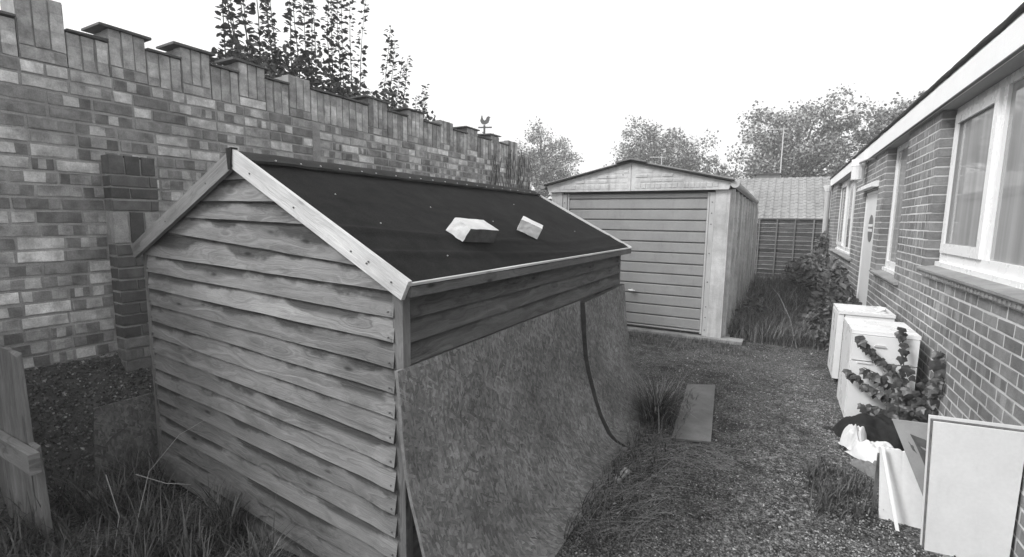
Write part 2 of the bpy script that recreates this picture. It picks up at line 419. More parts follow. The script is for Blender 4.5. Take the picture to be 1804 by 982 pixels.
# shingle bank rising to the foot of the boundary wall
def bank(a, b):
    y = -2+10.2*b; t = a
    z = .02+.66*(t**.85)+.02*nz(t*5, y*4)+.008*nz(t*20, y*20, 5)
    x = -3.42-.53*t
    if y < .9: x -= 0
    return (x-.02*nz(y*3, 7), y, z)
bk = MB(); bk.grid(lambda a, b: bank(a, b), 26, 200)
bk.grid(lambda a, b: (-3.95-14*a, -2+10.2*b, .68), 2, 2)
bk.grid(lambda a, b: (-3.42-.0*a, -2+10.2*b, -.1+a*(bank(0, b)[2]+.1)), 1, 200)
bo = bk.build('bank', 'soil', smooth=True); tag(bo, '', '', kind='structure')
def pebble(mb, p, r, c):
    n = Vector((rnd(-1, 1), rnd(-1, 1), rnd(-1, 1))).normalized(); a = n.orthogonal().normalized(); b = n.cross(a)
    P = [p+n*r*.7, p-n*r*.7, p+a*r*rnd(.8, 1.5), p-a*r*rnd(.8, 1.4), p+b*r*rnd(.7, 1.1), p-b*r*rnd(.7, 1.1)]
    i = len(mb.v); mb.v += [tuple(q) for q in P]
    for q in ((0, 2, 4), (0, 4, 3), (0, 3, 5), (0, 5, 2), (1, 4, 2), (1, 3, 4), (1, 5, 3), (1, 2, 5)):
        mb.f.append(tuple(i+k for k in q)); mb.uv.append([(0, 0)]*3); mb.c.append(c)
t = NT('loose stone'); tn = t.tone(); t.base(t.math('MULTIPLY', tn[0], t.lin(t.noise(t.pos(), 200, 2), .3, .7, .8, 1.2))); t.rough(.85); M['stone'] = t.m
sb = MB()
for i in range(11000):
    b = (rnd(.3, 3.2)+2)/10.2; a = rnd(0, 1); p = Vector(bank(a, b))
    v = .075*rnd(.4, 2.2) if R_.random() < .9 else rnd(.15, .4)
    pebble(sb, p+Vector((.003, 0, .003)), rnd(.004, .012)*(1.3 if R_.random() < .1 else 1), (v, 0))
tag(sb.build('shingle', 'stone'), 'dark loose shingle covering the bank below the tall brick wall', 'shingle', kind='stuff')
sb = MB()
for i in range(34000):
    x = rnd(-1., 1.05); y = 1.6+6.5*R_.random()**1.4
    pale = nz(x*3, y*3, 4)+.9*(x-.09*y)+.15*nz(x*14, y*14) > .28 and y < 5.2
    v = .11*rnd(.3, 2.) if R_.random() < (.45 if pale else .94) else rnd(.2, .5)
    pebble(sb, Vector((x, y, gz(x, y)+.001)), rnd(.0025, .0075), (v, 0))
tag(sb.build('gravel', 'stone'), 'fine loose grit scattered over the driveway between shed and house', 'gravel', kind='stuff')

sb = MB()
for i in range(1300):
    x = rnd(-1., 1.05); y = 1.6+5.6*R_.random()**1.3
    v = .12*rnd(.4, 2.2) if R_.random() < .85 else rnd(.3, .6)
    pebble(sb, Vector((x, y, gz(x, y)+.003)), rnd(.005, .012), (v, 0))
tag(sb.build('stones', 'stone'), 'larger loose stones lying about on the gritty driveway', 'stones', kind='stuff')
# ------------------------------------------------------------------ tall brick boundary wall
WX = -3.95
X, Y, Z = Vector((1, 0, 0)), Vector((0, 1, 0)), Vector((0, 0, 1))
wall = thing('boundary_wall', 'tall weathered brick wall with stepped castellated top and slate copings, behind the shed', 'wall', (WX, 4, .6))
segs = [(-.16, .06, 0), (.06, .28, 1), (.28, .50, 0), (.50, .72, 1), (.72, .94, 0), (.94, 1.165, 0), (1.165, 1.388, 2), (1.388, 1.605, 0), (1.605, 1.823, 1), (1.823, 2.047, 0), (2.047, 2.261, 1), (2.261, 2.481, 0), (2.481, 2.716, 1),
        (2.716, 2.942, 0), (2.942, 3.17, 3), (3.17, 3.55, 0), (3.55, 3.90, 0), (3.90, 4.19, 1), (4.19, 4.525, 0), (4.525, 4.82, 1), (4.82, 5.159, 0), (5.159, 5.44, 3),
        (5.44, 5.77, 0), (5.77, 6.04, 1), (6.04, 6.41, 0), (6.41, 6.66, 1), (6.66, 6.95, 0), (6.95, 7.27, 3), (7.27, 7.76, 4)]
def low(y): return 2.742+min(max(y-1.4, 0), 1.8)*.041
items = []; CH = .0803; ZB = 2.53
for (a, b, k) in segs:
    zl = low((a+b)/2)
    if k == 4: z0, z1 = ZB, 2.70
    elif k == 0: z0, z1 = ZB, zl
    elif k == 2: z0, z1 = ZB+.08, zl+.17
    else: z0, z1 = ZB+.075, zl+.085
    n = max(3, round((b-a)/.08)); w_ = (b-a)/n
    for q in range(n):
        a_ = rnd(.78, 1.25)
        tn_ = [a_*rnd(.8, 1.1), a_*rnd(.85, 1.3), a_*rnd(.75, 1.15)]
        if a > 3.6 and R_.random() < .4: tn_ = [x*.6 for x in tn_]
        items.append((Vector((WX, a+w_*q+.004, z0+.004)), Y, Z, X, w_-.009, z1-z0-.006, .09, tn_, 'v', rnd(-.002, .003)))
    if k in (1, 2, 3):
        items.append((Vector((WX, a+.005, ZB+.004)), Y, Z, X, b-a-.01, z0-ZB-.008, .04, kiss(), 'u', rnd(-.002, .003)))
for r in range(29):
    z = ZB-CH*(r+1); y = -1.2+(.112 if r % 2 else 0)+rnd(-.01, .01)
    while y < 7.75:
        L = .225 if R_.random() < .86 else .115
        e = min(y+L, 7.76)
        skip = (1.5 < y+.02 and e-.02 < 1.79 and z+CH < 2.0)
        jc = (3.17 < (y+e)/2 < 3.27)
        if not skip and e-y > .04:
            items.append((Vector((WX, y+.006, z+.007)), Y, Z, X, e-y-.014, CH-.016, .03, kiss(), 'u', rnd(-.001, .004)))
        y = e
lay_bricks(wall, items, 'wall_brick', limit=262)
mb = MB(); mb.box(WX-.215, WX-.003, -1.3, 7.76, -.3, ZB)
for (a, b, k) in segs:
    zl = low((a+b)/2); z1 = {0: zl, 2: zl+.165, 4: 2.69}.get(k, zl+.08)
    mb.box(WX-.212, WX-.0075, a+.002, b-.002, ZB-.002, z1-.004)
mb.build('mortar', 'wall_mortar', wall)
# grey mortar filled movement joint in the wall
mb = MB(); mb.grid(lambda a, b: (WX+.004+.003*nz(b*30, a*4), 3.175+.085*a+.008*nz(b*22, 3), 1.2+1.32*b), 3, 40); mb.build('movement_joint', 'concrete_dirty', wall)
for (a, b, k) in segs:
    if k in (0, 1):
        zl = low((a+b)/2)+(.085 if k == 1 else 0)
        p = MB(); e0 = .05 if k == 1 else -.002; e1 = .03 if k == 1 else -.002
        p.box(WX-.23, WX+.022, a-e0, b+e1, zl+.003, zl+.018, j=.0025)
        dz_ = rnd(-.006, .006)
        p.v = [(q[0], q[1], q[2]+dz_*(q[1]-a)/(b-a)) for q in p.v]
        p.build('coping_tile', 'slate', wall)
# pier in front of the wall
PX = WX+.115; it2 = []; z = 2.02
lay = [('s', .13)]+[('c', CH)]*3+[('w', .215)]+[('c', CH)]*14
pm = MB(); pm.box(WX-.004, PX-.008, 1.512, 1.778, .3, 2.0); pm.build('pier_mortar', 'wall_mortar', wall)
it3 = []
for n_, (kk, hh) in enumerate(lay):
    z -= hh
    if kk in 'sw':
        for q in range(3):
            a_ = rnd(.7, 1.3) if kk == 's' else (3.2, .8, 3.0)[q]
            it2.append((Vector((PX, 1.508+q*.091, z+.005)), Y, Z, X, .08, hh-.011, .05, [a_, a_*1.05, a_*.95], 'v', rnd(-.001, .003)))
        a_ = 1. if kk == 's' else 3.
        it2.append((Vector((WX+.006, 1.508, z+.005)), X, Z, -Y, .098, hh-.011, .03, [a_]*3, 'u', 0))
    else:
        a_ = rnd(.7, 1.3) if n_ < 13 else rnd(1.6, 2.6)
        s_ = .004 if n_ % 2 else .0
        it2.append((Vector((PX, 1.508+s_, z+.006)), Y, Z, X, .215 if n_ % 2 else .1, CH-.014, .05, [a_, a_*rnd(.8, 1.3), a_], 'u', rnd(-.001, .004)))
        it2.append((Vector((PX, 1.508+(.225 if n_ % 2 else .11), z+.006)), Y, Z, X, .045 if n_ % 2 else .16, CH-.014, .05, [a_*rnd(.7, 1.3)]*3, 'u', rnd(-.001, .004)))
        it2.append((Vector((WX+.006, 1.508, z+.006)), X, Z, -Y, .098, CH-.014, .03, [a_*rnd(.8, 1.2)]*3, 'u', 0))
for it in it2:
    b = MB(); brick(b, *it); b.build('brick', 'pier_brick', wall)
# bare creeper on the far end of the wall
cr_ = thing('creeper', 'bare stems of a dead creeper hanging on the far end of the tall brick wall', 'creeper', (WX+.03, 7.2, 1.7))
for i in range(34):
    y = rnd(6.4, 7.7); z = rnd(2.3, 2.78); pts = []
    for k in range(9):
        pts.append((WX+.02+.015*nz(i, k*.7)+.01, y, z)); y += rnd(-.05, .05); z -= rnd(.07, .14)
    b = MB(); b.tube(pts, [.007-.0006*k for k in range(9)], 4); b.build('stem', 'twig', cr_)

# ------------------------------------------------------------------ wooden shed
shed = thing('wooden_shed', 'weathered overlap board shed with dark felt apex roof, large in the foreground', 'shed', (-2.23, 2.85, 0))
FY, SX, LX, AX, AZ = 1.40, -1.27, -3.20, -2.235, 1.915
def roofz(x): return AZ-.512*abs(x-AX) if x > AX else AZ-.47*abs(x-AX)
k = MB(); k.hexa([(LX+.03, FY+.03, -.02), (SX-.03, FY+.03, -.02), (SX-.03, 4.3, -.02), (LX+.03, 4.3, -.02), (LX+.03, FY+.03, 1.38), (SX-.03, FY+.03, 1.36), (SX-.03, 4.3, 1.36), (LX+.03, 4.3, 1.38)])
k.hexa([(LX+.03, FY+.03, 1.38), (SX-.03, FY+.03, 1.36), (SX-.03, 4.3, 1.36), (LX+.03, 4.3, 1.38), (AX, FY+.03, AZ-.05), (AX+.01, FY+.03, AZ-.05), (AX+.01, 4.3, AZ-.05), (AX, 4.3, AZ-.05)])
k.build('light_block', 'dark', shed)  # solid dark core, added to stop light inside the shed
XL, XR = LX+.035, SX-.022
lines = [(1.40-.0945*k, 1.348-.1025*k) for k in range(14, -1, -1)]+[(1.552, 1.428), (1.627, 1.590), (1.706, 1.692), (1.803, 1.797)]
for i, (zl, zr) in enumerate(lines):
    top = lines[i+1] if i+1 < len(lines) else (1.95, 1.95)
    seed = rnd(0, 1); n = 28; b = MB(); prev = None; warp = rnd(.4, 1)
    tone = rnd(.82, 1.2)*(.85+.02*i)
    # clip to the gable
    cols = []
    for q in range(n+1):
        t_ = q/n; x = XL+(XR-XL)*t_
        z0 = zl+(zr-zl)*t_+.004*nz(x*2.3, i*3.1)+.0025*nz(x*9, i*1.7); z1 = top[0]+(top[1]-top[0])*t_+.014
        lim = roofz(x)-.03
        lift = .006*nz(x*1.1, i*5.3)+(.010 if (t_ > .93 and i < 9) else 0)*warp
        cols.append((x, z0, min(z1, lim), lim, lift, z1))
    cols = [c_ for c_ in cols if c_[1] < c_[3]-.004]
    if len(cols) < 2: continue
    # extend clipped ends to where the bottom edge meets the roof
    for q in range(len(cols)-1):
        (xa, za, ta, la, fa, fza), (xb, zb, tb, lb, fb, fzb) = cols[q], cols[q+1]
        def yf(z, z0, z1, lf): return FY-.022-lf+(.017+lf)*max(0, min(1, (z-z0)/(z1-z0)))
        A0 = (xa, yf(za, za, fza, fa), za); B0 = (xb, yf(zb, zb, fzb, fb), zb)
        A1 = (xa, yf(ta, za, fza, fa), ta); B1 = (xb, yf(tb, zb, fzb, fb), tb)
        u = lambda x: x-XL
        b.face([A0, B0, B1, A1], [(u(xa), 0), (u(xb), 0), (u(xb), tb-zb), (u(xa), ta-za)], (tone, seed))
        b.face([(xa, FY+.005, za+.002), (xb, FY+.005, zb+.002), B0, A0], [(u(xa), 0), (u(xb), 0), (u(xb), .01), (u(xa), .01)], (tone*.8, seed))
        if q == 0: b.face([(xa, FY+.01, za), A0, A1, (xa, FY+.01, ta)], None, (tone*.8, seed))
        if q == len(cols)-2: b.face([B0, (xb, FY+.01, zb), (xb, FY+.01, tb), B1], None, (tone*.9, seed))
    b.build('weatherboard', 'board', shed)
# nail heads
nb = MB()
for i, (zl, zr) in enumerate(lines[:15]):
    for x in (XL+.02, XR-.02):
        z = (zl if x < -2 else zr)+.02
        nb.tube([(x, FY-.0235, z), (x, FY-.029, z)], .004, 6)
nb.build('nails', 'metal_dark', shed, stuff=True)
# side boards
sl_ = [(.33-.1*k) for k in range(0)]
szn = [1.347, 1.235, 1.138, 1.049, .95, .85, .75, .65, .55, .45, .35, .25, .15, .05]; szf = [1.322, 1.236, 1.158, 1.056, .95, .85, .75, .65, .55, .45, .35, .25, .15, .05]
szn = [1.45]+szn; szf = [1.43]+szf
for i in range(1, len(szn)):
    b = MB(); seed = rnd(0, 1); n = 24; tone = rnd(.85, 1.2)
    for q in range(n):
        P = []
        for t_ in (q/n, (q+1)/n):
            y = FY+.03+(4.29-FY-.03)*t_; z0 = szn[i]+(szf[i]-szn[i])*t_+.003*nz(y*2, i*3.); z1 = min(szn[i-1]+(szf[i-1]-szn[i-1])*t_+.012, 1.40)
            P.append((y, z0, z1))
        (ya, za, ta), (yb, zb, tb) = P; xo = SX+.016+.003*nz(ya*2, i*5.); xi = SX-.007
        b.face([(xo, ya, za), (xo, yb, zb), (xi, yb, tb), (xi, ya, ta)], [(ya, 0), (yb, 0), (yb, tb-zb), (ya, ta-za)], (tone, seed))
        b.face([(xi-.01, ya, za+.002), (xi-.01, yb, zb+.002), (xo, yb, zb), (xo, ya, za)], None, (tone*.8, seed))
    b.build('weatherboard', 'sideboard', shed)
b = MB(); b.box(SX-.030, SX+.022, FY-.012, FY+.03, -.02, 1.395, (1, .3), lock=(2, 0, 1)); b.build('corner_post', 'post', shed, bevel=.002)
b = MB(); b.box(LX-.008, LX+.03, FY-.014, FY+.02, -.02, 1.44, (1.15, .7), lock=(2, 0, 1)); b.build('corner_post', 'post', shed, bevel=.002)
b = MB(); b.box(SX-.03, SX+.01, 4.29, 4.33, -.02, 1.39, (1, .2), lock=(2, 0, 1)); b.build('corner_post', 'post', shed)
b = MB(); b.box(LX+.0, LX+.02, FY+.03, 4.3, -.02, 1.4, (1, .2)); b.build('back_wall', 'sideboard', shed)
b = MB(); b.box(LX+.02, SX-.02, 4.295, 4.32, -.02, 1.38, (1, .2)); b.build('end_wall', 'sideboard', shed)
# barge boards
def barge(x0, z0, x1, z1, w0, mat, y0=1.345, y1=1.366, seed=.3):
    d = Vector((x1-x0, 0, z1-z0)); L = d.length; d.normalize(); n_ = Vector((-d.z, 0, d.x)) 
    if n_.z > 0: n_ = -n_
    b = MB(); a = Vector((x0, 0, z0)); e = Vector((x1, 0, z1))
    P = []
    for y in (y0, y1):
        pass
    q = [a+n_*w0, e+n_*w0, e, a]
    b.hexa([q[0]+Y*y0, q[1]+Y*y0, q[1]+Y*y1, q[0]+Y*y1, q[3]+Y*y0, q[2]+Y*y0, q[2]+Y*y1, q[3]+Y*y1], (1, seed), lock=(0, 2, 1))
    return b.build('barge_board', mat, shed, bevel=.0015)
bb = barge(AX+.010, AZ+.020, -1.180, 1.398, .082, 'newwood', seed=.31); bb['label'] = 'new pale barge board on the right slope'
bb = barge(-3.245, 1.452, AX-.018, AZ+.008, .076, 'oldbarge', seed=.77); bb['label'] = 'grey weathered barge board on the left slope'
barge(AX+.012, AZ+.012, -1.180, 1.392, .07, 'newwood', 4.385, 4.405, .6); barge(-3.245, 1.452, AX-.018, AZ+.008, .07, 'oldbarge', 4.385, 4.405, .1)
nb = MB()
for t_ in (.12, .40, .72, .80, .81, .92):
    x = AX+.012+(-1.18-AX-.012)*t_; z = AZ+.012+(1.392-AZ-.012)*t_-.045+(.012 if t_ == .81 else 0)
    nb.tube([(x, 1.346, z), (x, 1.342, z)], .0042, 6)
for t_ in (.2, .6, .9):
    x = AX-.018+(-3.245-AX+.018)*t_; z = AZ+.008+(1.452-AZ-.008)*t_-.045; nb.tube([(x, 1.346, z), (x, 1.342, z)], .0042, 6)
nb.build('screws', 'metal_dark', shed, stuff=True)
# side fascia under the eave
b = MB(); b.box(SX+.066, SX+.084, 1.366, 4.40, 1.335, 1.378, (.55, .4)); b.build('eaves_trim', 'oldbarge', shed, bevel=.0015)
b = MB(); b.box(SX+.060, SX+.088, 1.352, 4.41, 1.379, 1.389, (.75, .4)); b.build('eaves_batten', 'newwood', shed)
# felt roof
def felt(a, b):
    x = AX+(SX+.083-AX)*a; y = 1.3665+(4.384-1.3665)*b
    z = AZ+.002-.512*(x-AX)
    s_ = 0
    # long sagging folds that run down towards the eave
    for (c0, c1, w_, h_, bend) in ((.33, .55, .02, .0025, .2), (.62, .80, .022, .013, .35), (.80, .93, .02, .015, .3)):
        cc = c0+(c1-c0)*min(1, b*1.6)+bend*.1*math.sin(b*3)
        s_ += h_*math.exp(-((a-cc)/w_)**2)*(1-.6*b)
    s_ += .0035*nz(x*2, y*2.4)+.0006*nz(x*12, y*9)
    s_ -= .010*math.sin(math.pi*min(1, max(0, (a-.05)/.95)))*math.sin(math.pi*b)
    return (x, y, z+s_)
f_ = MB(); f_.grid(felt, 60, 70); f_.grid(lambda a, b: (felt(1, a)[0]+.003, felt(1, a)[1], felt(1, a)[2]-.004*b), 70, 1)
f_.build('roof_felt', 'felt', shed, smooth=True)
f_ = MB(); f_.grid(lambda a, b: (AX+(-3.26-AX)*b, 1.3665+3.02*a, AZ+.002-.47*(AX-(AX+(-3.26-AX)*b))+.004*nz(a*9, b*5)), 40, 20); f_.build('roof_felt', 'felt', shed, smooth=True)
f_ = MB()
def cap(a, b):
    s_ = (a-.5)*2; x = AX+s_*.115; z = AZ+.026-.50*abs(s_)*.115-.010*math.exp(-(s_/.25)**2)
    y = 1.3667+3.02*b
    return (x, y, z+.0035*nz(x*14, y*6)+(.004*nz(y*11, 2) if abs(s_) > .9 else 0))
f_.grid(cap, 14, 90); f_.grid(lambda a, b: (cap(1, a)[0], cap(1, a)[1], cap(1, a)[2]-.012*b), 90, 1)
f_.build('ridge_felt', 'felt_edge', shed, smooth=True)
f_ = MB()
f_.hexa([(AX-.012, 1.336, AZ-.075), (AX+.004, 1.336, AZ-.075), (AX+.004, 1.37, AZ-.07), (AX-.012, 1.37, AZ-.07), (AX-.024, 1.338, AZ+.022), (AX+.018, 1.338, AZ+.026), (AX+.018, 1.37, AZ+.026), (AX-.024, 1.37, AZ+.022)]); f_.build('felt_fold', 'felt_edge', shed)
nb = MB()
for k in range(22):
    y = 1.50+k*.135+rnd(-.02, .02); x = AX+.098+rnd(-.004, .004); z = cap(.5+.5*.098/.115, (y-1.3667)/3.02)[2]
    nb.tube([(x, y, z-.001), (x+.002, y, z+.003)], .0045, 6)
for (a, b) in ((.33, .09), (.58, .10), (.86, .14), (.4, .3), (.55, .45), (.7, .8), (.3, .7)):
    p = Vector(felt(a, b)); nb.tube([p, p+Vector((.002, 0, .003))], .0035, 6)
nb.build('clout_nails', 'plastic', shed, stuff=True)

# bricks holding the felt down
def odd_brick(name, label, p, rz, L, W, H, tilt, chip, group):
    b = MB(); n = 8
    m = Matrix.Translation(p) @ Matrix.Rotation(math.atan(.512), 4, 'Y') @ Matrix.Rotation(rz, 4, 'Z') @ Matrix.Rotation(tilt, 4, 'X')
    def q(x, y, z):
        c_ = .0035; v = Vector((x+c_*nz(x*40, y*40, z*40), y+c_*nz(y*40, z*40, x*40+3), z+c_*.6*nz(z*30, x*30, y*30)))
        if chip and x < -L/2+.005: v.x += .022*(z/H)+.006*nz(y*25, z*25)
        return m @ v
    for ax in range(3):
        for sg in (0, 1):
            def fn(a, b_, ax=ax, sg=sg):
                c = [a, b_]; c.insert(ax, sg); return q((c[0]-.5)*L, (c[1]-.5)*W, c[2]*H)
            if (ax == 1) == (sg == 1): b.grid(lambda a, b_: fn(1-a, b_), n, n)
            else: b.grid(fn, n, n)
    o = b.build(name, 'white_brick')
    o.data.materials.append(M['shaded_face'])
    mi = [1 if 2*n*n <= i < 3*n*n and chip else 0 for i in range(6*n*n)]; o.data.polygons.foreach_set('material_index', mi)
    tag(o, label, 'brick', group); return o
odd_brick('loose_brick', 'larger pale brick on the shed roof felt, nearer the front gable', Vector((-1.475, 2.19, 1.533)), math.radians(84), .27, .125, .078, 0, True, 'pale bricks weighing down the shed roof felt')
odd_brick('loose_brick', 'smaller pale block on the shed roof felt, the one farther along to the right', Vector((-1.49, 2.90, 1.543)), math.radians(25), .15, .115, .078, 0, False, 'pale bricks weighing down the shed roof felt')

# ------------------------------------------------------------------ strand board skate ramp leaning on the shed
prof = [(1.045, -1.246), (.8, -1.226), (.64, -1.202), (.5, -1.172), (.33, -1.122), (.2, -1.070), (.08, -1.005), (.035, -.955), (.014, -.90), (.008, -.845)]
def px_(z):
    for (za, xa), (zb, xb) in zip(prof, prof[1:]):
        if z >= zb: t_ = (za-z)/(za-zb); return xa+(xb-xa)*t_
    return prof[-1][1]
_pl = [0]
for (za, xa), (zb, xb) in zip(prof, prof[1:]): _pl.append(_pl[-1]+math.hypot(za-zb, xa-xb))
def pcurve(t_):
    d = t_*_pl[-1]
    for k in range(len(prof)-1):
        if d <= _pl[k+1]+1e-9:
            q = (d-_pl[k])/(_pl[k+1]-_pl[k]); return prof[k][1]+(prof[k+1][1]-prof[k][1])*q, prof[k][0]+(prof[k+1][0]-prof[k][0])*q
    return prof[-1][1], prof[-1][0]
def ramp_sheet(y0, y1, off, label, far=False, z0t=0., z1t=0., em='osb_edge'):
    def fn(a, b):
        y = y0+(y1-y0)*b+.012*nz(a*3, b*2+9)*(1 if 0 < b < 1 else .6)
        cx_, z = pcurve(a); z += (z0t+(z1t-z0t)*b)*(1-a)
        return (cx_+off+.008*nz(a*4, b*4)+(.012*(b-.4)*a if far else 0), y, z)
    ln = 1.25
    m_ = MB(); m_.grid(fn, 26, 22, uvf=lambda a, b: (y0+(y1-y0)*b, -a*ln+2))
    th = Vector((-.040 if far else -.016, 0, -.002))
    t0 = thing('ramp_sheet', label, 'board', ((px_(.5)), (y0+y1)/2, 0), 'strand board sheets of the curved ramp')
    m_.grid(lambda a, b: Vector(fn(1-a, b))+th, 26, 22)
    m_.build('strand_board', 'osb', t0, smooth=True)
    e = MB()
    for bb_, sg in ((0, 1), (1, -1)):
        for k in range(26):
            A, B = Vector(fn(k/26, bb_)), Vector(fn((k+1)/26, bb_)); e.face([A, B, B+th, A+th][::sg], None)
    for k in range(22):
        A, B = Vector(fn(0, k/22)), Vector(fn(0, (k+1)/22)); e.face([A, B, B+th, A+th], None)
    e.build('sawn_edge', em, t0)
    return t0
ramp_sheet(1.352, 3.285, 0, 'larger near sheet of the curved strand board ramp, beside the shed gable')
ramp_sheet(3.30, 4.335, .030, 'narrower strand board sheet of the curved ramp, the far one facing the garage', True, -.015, .01, 'soil')
b = MB(); b.grid(lambda a, b_: (pcurve(a)[0]-.02, 3.27+.06*b_, pcurve(a)[1]-.012), 20, 1); tag(b.build('seam_shade_strip', 'felt_edge'), 'dark curved strip standing in for the shade in the joint between the two ramp sheets', 'timber')  # dark strip painted in as the shadow of the seam

# ------------------------------------------------------------------ sectional concrete garage
GY = 7.107
gar = thing('concrete_garage', 'sectional concrete garage with pale ribbed up-and-over door and shallow pitched roof', 'garage', (-1.93, 10, 0))
b = MB(); b.box(-3.22, -.64, GY+.12, 13.1, .0, 2.12); b.box(-3.04, -.81, GY+.03, GY+.13, 2.037, 2.10); b.build('light_block', 'dark', gar)  # added dark core and strip, closing the bright slit above the door
for (x0, x1, nm) in ((-3.23, -3.045, 'corner_panel'), (-.80, -.615, 'corner_panel')):
    b = MB(); b.box(x0, x1, GY-.005, GY+.16, .035, 2.06); b.build(nm, 'concrete', gar, bevel=.012)
for (x0, x1) in ((-3.042, -2.972), (-.868, -.803)):
    b = MB(); b.box(x0, x1, GY+.008, GY+.07, .037, 2.03); st = b.build('door_post', 'door_strip', gar, bevel=.004)
    b = MB()
    for z in (.12, .3, .45, .8, 1.2, 1.6, 1.75, 1.9): b.tube([((x0+x1)/2, GY+.008, z), ((x0+x1)/2, GY+.003, z)], .009, 6)
    b.build('bolts', 'metal_dark', gar, stuff=True)
dx0, dx1 = -2.962, -.874
dr = MB(); dr.box(dx0, dx1, GY+.05, GY+.07, .05, 2.035); door = dr.build('garage_door', 'metal_dark', gar)
zs = [.055, .115]+[.115+.1555*k for k in range(1, 12)]+[1.955, 2.03]
zs = [.06, .10]+[.10+.1545*k for k in range(1, 13)]+[2.032]
for k in range(len(zs)-1):
    b = MB(); z0, z1 = zs[k]+.004, zs[k+1]-.005; xx0, xx1 = dx0+.03, dx1-.03
    yy = GY+.024
    n = 10
    for q in range(n):
        xa, xb = xx0+(xx1-xx0)*q/n, xx0+(xx1-xx0)*(q+1)/n
        ya, yb = yy+.0015*nz(xa*4, k*3.), yy+.0015*nz(xb*4, k*3.)
        m1 = z0+.012; m2 = z1-.012
        b.face([(xa, ya+.018, z0), (xb, yb+.018, z0), (xb, yb, m1), (xa, ya, m1)]); b.face([(xa, ya, m1), (xb, yb, m1), (xb, yb, m2), (xa, ya, m2)]); b.face([(xa, ya, m2), (xb, yb, m2), (xb, yb+.02, z1), (xa, ya+.02, z1)])
    b.build('door_panel', 'door_metal', door)
for x0, x1 in ((dx0, dx0+.026), (dx1-.026, dx1)):
    b = MB(); b.box(x0, x1, GY+.018, GY+.05, .055, 2.035); b.build('door_edge', 'door_strip', door, bevel=.003)
h = MB(); h.tube([(-1.885, GY+.022, .60), (-1.885, GY-.012, .60)], .018, 10); h.tube([(-1.93, GY-.014, .607), (-1.885, GY-.022, .600), (-1.83, GY-.014, .597)], [.008, .014, .009], 8); h.build('handle', 'galv', door, smooth=True)
# gable panels with cast brick relief
def gtop(x): return 2.16+(2.475-2.16)*(1-abs(x+1.95)/1.35) 
for (x0, x1, nm) in ((-3.30, -1.953, 0), (-1.947, -.60, 1)):
    b = MB(); P0 = (x0, GY-.055, 2.065); 
    y0, y1 = GY-.055, GY+.05
    xi0, xi1 = (x0, x1)
    b.hexa([(x0+(.0 if nm else .04), y0, 2.065), (x1-(.04 if nm else 0), y0, 2.065), (x1-(.04 if nm else 0), y1, 2.065), (x0+(.0 if nm else .04), y1, 2.065), (x0, y0, gtop(x0)), (x1, y0, gtop(x1)), (x1, y1, gtop(x1)), (x0, y1, gtop(x0))])
    gp = b.build('gable_panel', 'concrete', gar, bevel=.006)
    rb = MB()
    for r in range(6):
        z0 = 2.095+r*.068+(.02 if r else 0); x = x0+.06+(.07 if r % 2 else 0)
        while x < x1-.08:
            L = (.085 if r == 0 else .2)*rnd(.7, 1.1); e = min(x+L, x1-.03)
            hh = .072 if r == 0 else .05
            if z0+hh < min(gtop(x), gtop(e))-.03:
                pr = rnd(.002, .008)
                rb.hexa([(x+.01, y0-pr, z0+.008), (e-.01, y0-pr, z0+.008), (e-.004, y0+.004, z0), (x+.004, y0+.004, z0), (x+.01, y0-pr, z0+hh-.008), (e-.01, y0-pr, z0+hh-.008), (e-.004, y0+.004, z0+hh), (x+.004, y0+.004, z0+hh)])
            x = e
    rb.build('block_relief', 'concrete', gp, stuff=True)
b = MB(); b.tube([(-2.07, GY-.056, 2.30), (-2.07, GY-.062, 2.30)], .008, 6); b.build('bolts', 'metal_dark', gar, stuff=True)
# side wall: ribs and cast panels
gxs = -.600; ribs = [7.27, 7.95, 8.75, 9.55, 10.35, 11.15, 11.95, 12.75, 13.2]
for y in ribs:
    b = MB(); b.box(gxs-.05, gxs+.03, y-.04, y+.04, .02, 2.08); b.build('panel_rib', 'concrete', gar, bevel=.008)
for ya, yb in zip(ribs, ribs[1:]):
    b = MB(); b.box(gxs-.05, gxs-.01, ya+.04, yb-.04, .02, 2.08); pn = b.build('wall_panel', 'concrete', gar)
    rb = MB()
    for r in range(27):
        z0 = .04+r*.075; y = ya+.05-(0 if r % 2 else .08)
        while y < yb-.06:
            e = min(y+.2*rnd(.8, 1.05), yb-.045); s0 = max(y, ya+.045)
            if e-s0 > .04:
                pr = rnd(.004, .012); xx = gxs-.01
                rb.hexa([(xx-.002, s0+.004, z0), (xx+pr, s0+.012, z0+.01), (xx+pr, e-.012, z0+.01), (xx-.002, e-.004, z0), (xx-.002, s0+.004, z0+.068), (xx+pr, s0+.012, z0+.056), (xx+pr, e-.012, z0+.056), (xx-.002, e-.004, z0+.068)])
            y = e
    rb.build('block_relief', 'concrete', pn, stuff=True)
b = MB(); b.box(-3.28, -3.22, GY+.16, 13.2, .02, 2.08); b.build('wall_panel', 'concrete', gar)
b = MB(); b.box(-3.28, -.62, 13.2, 13.26, .02, 2.4); b.build('back_panel', 'concrete', gar)
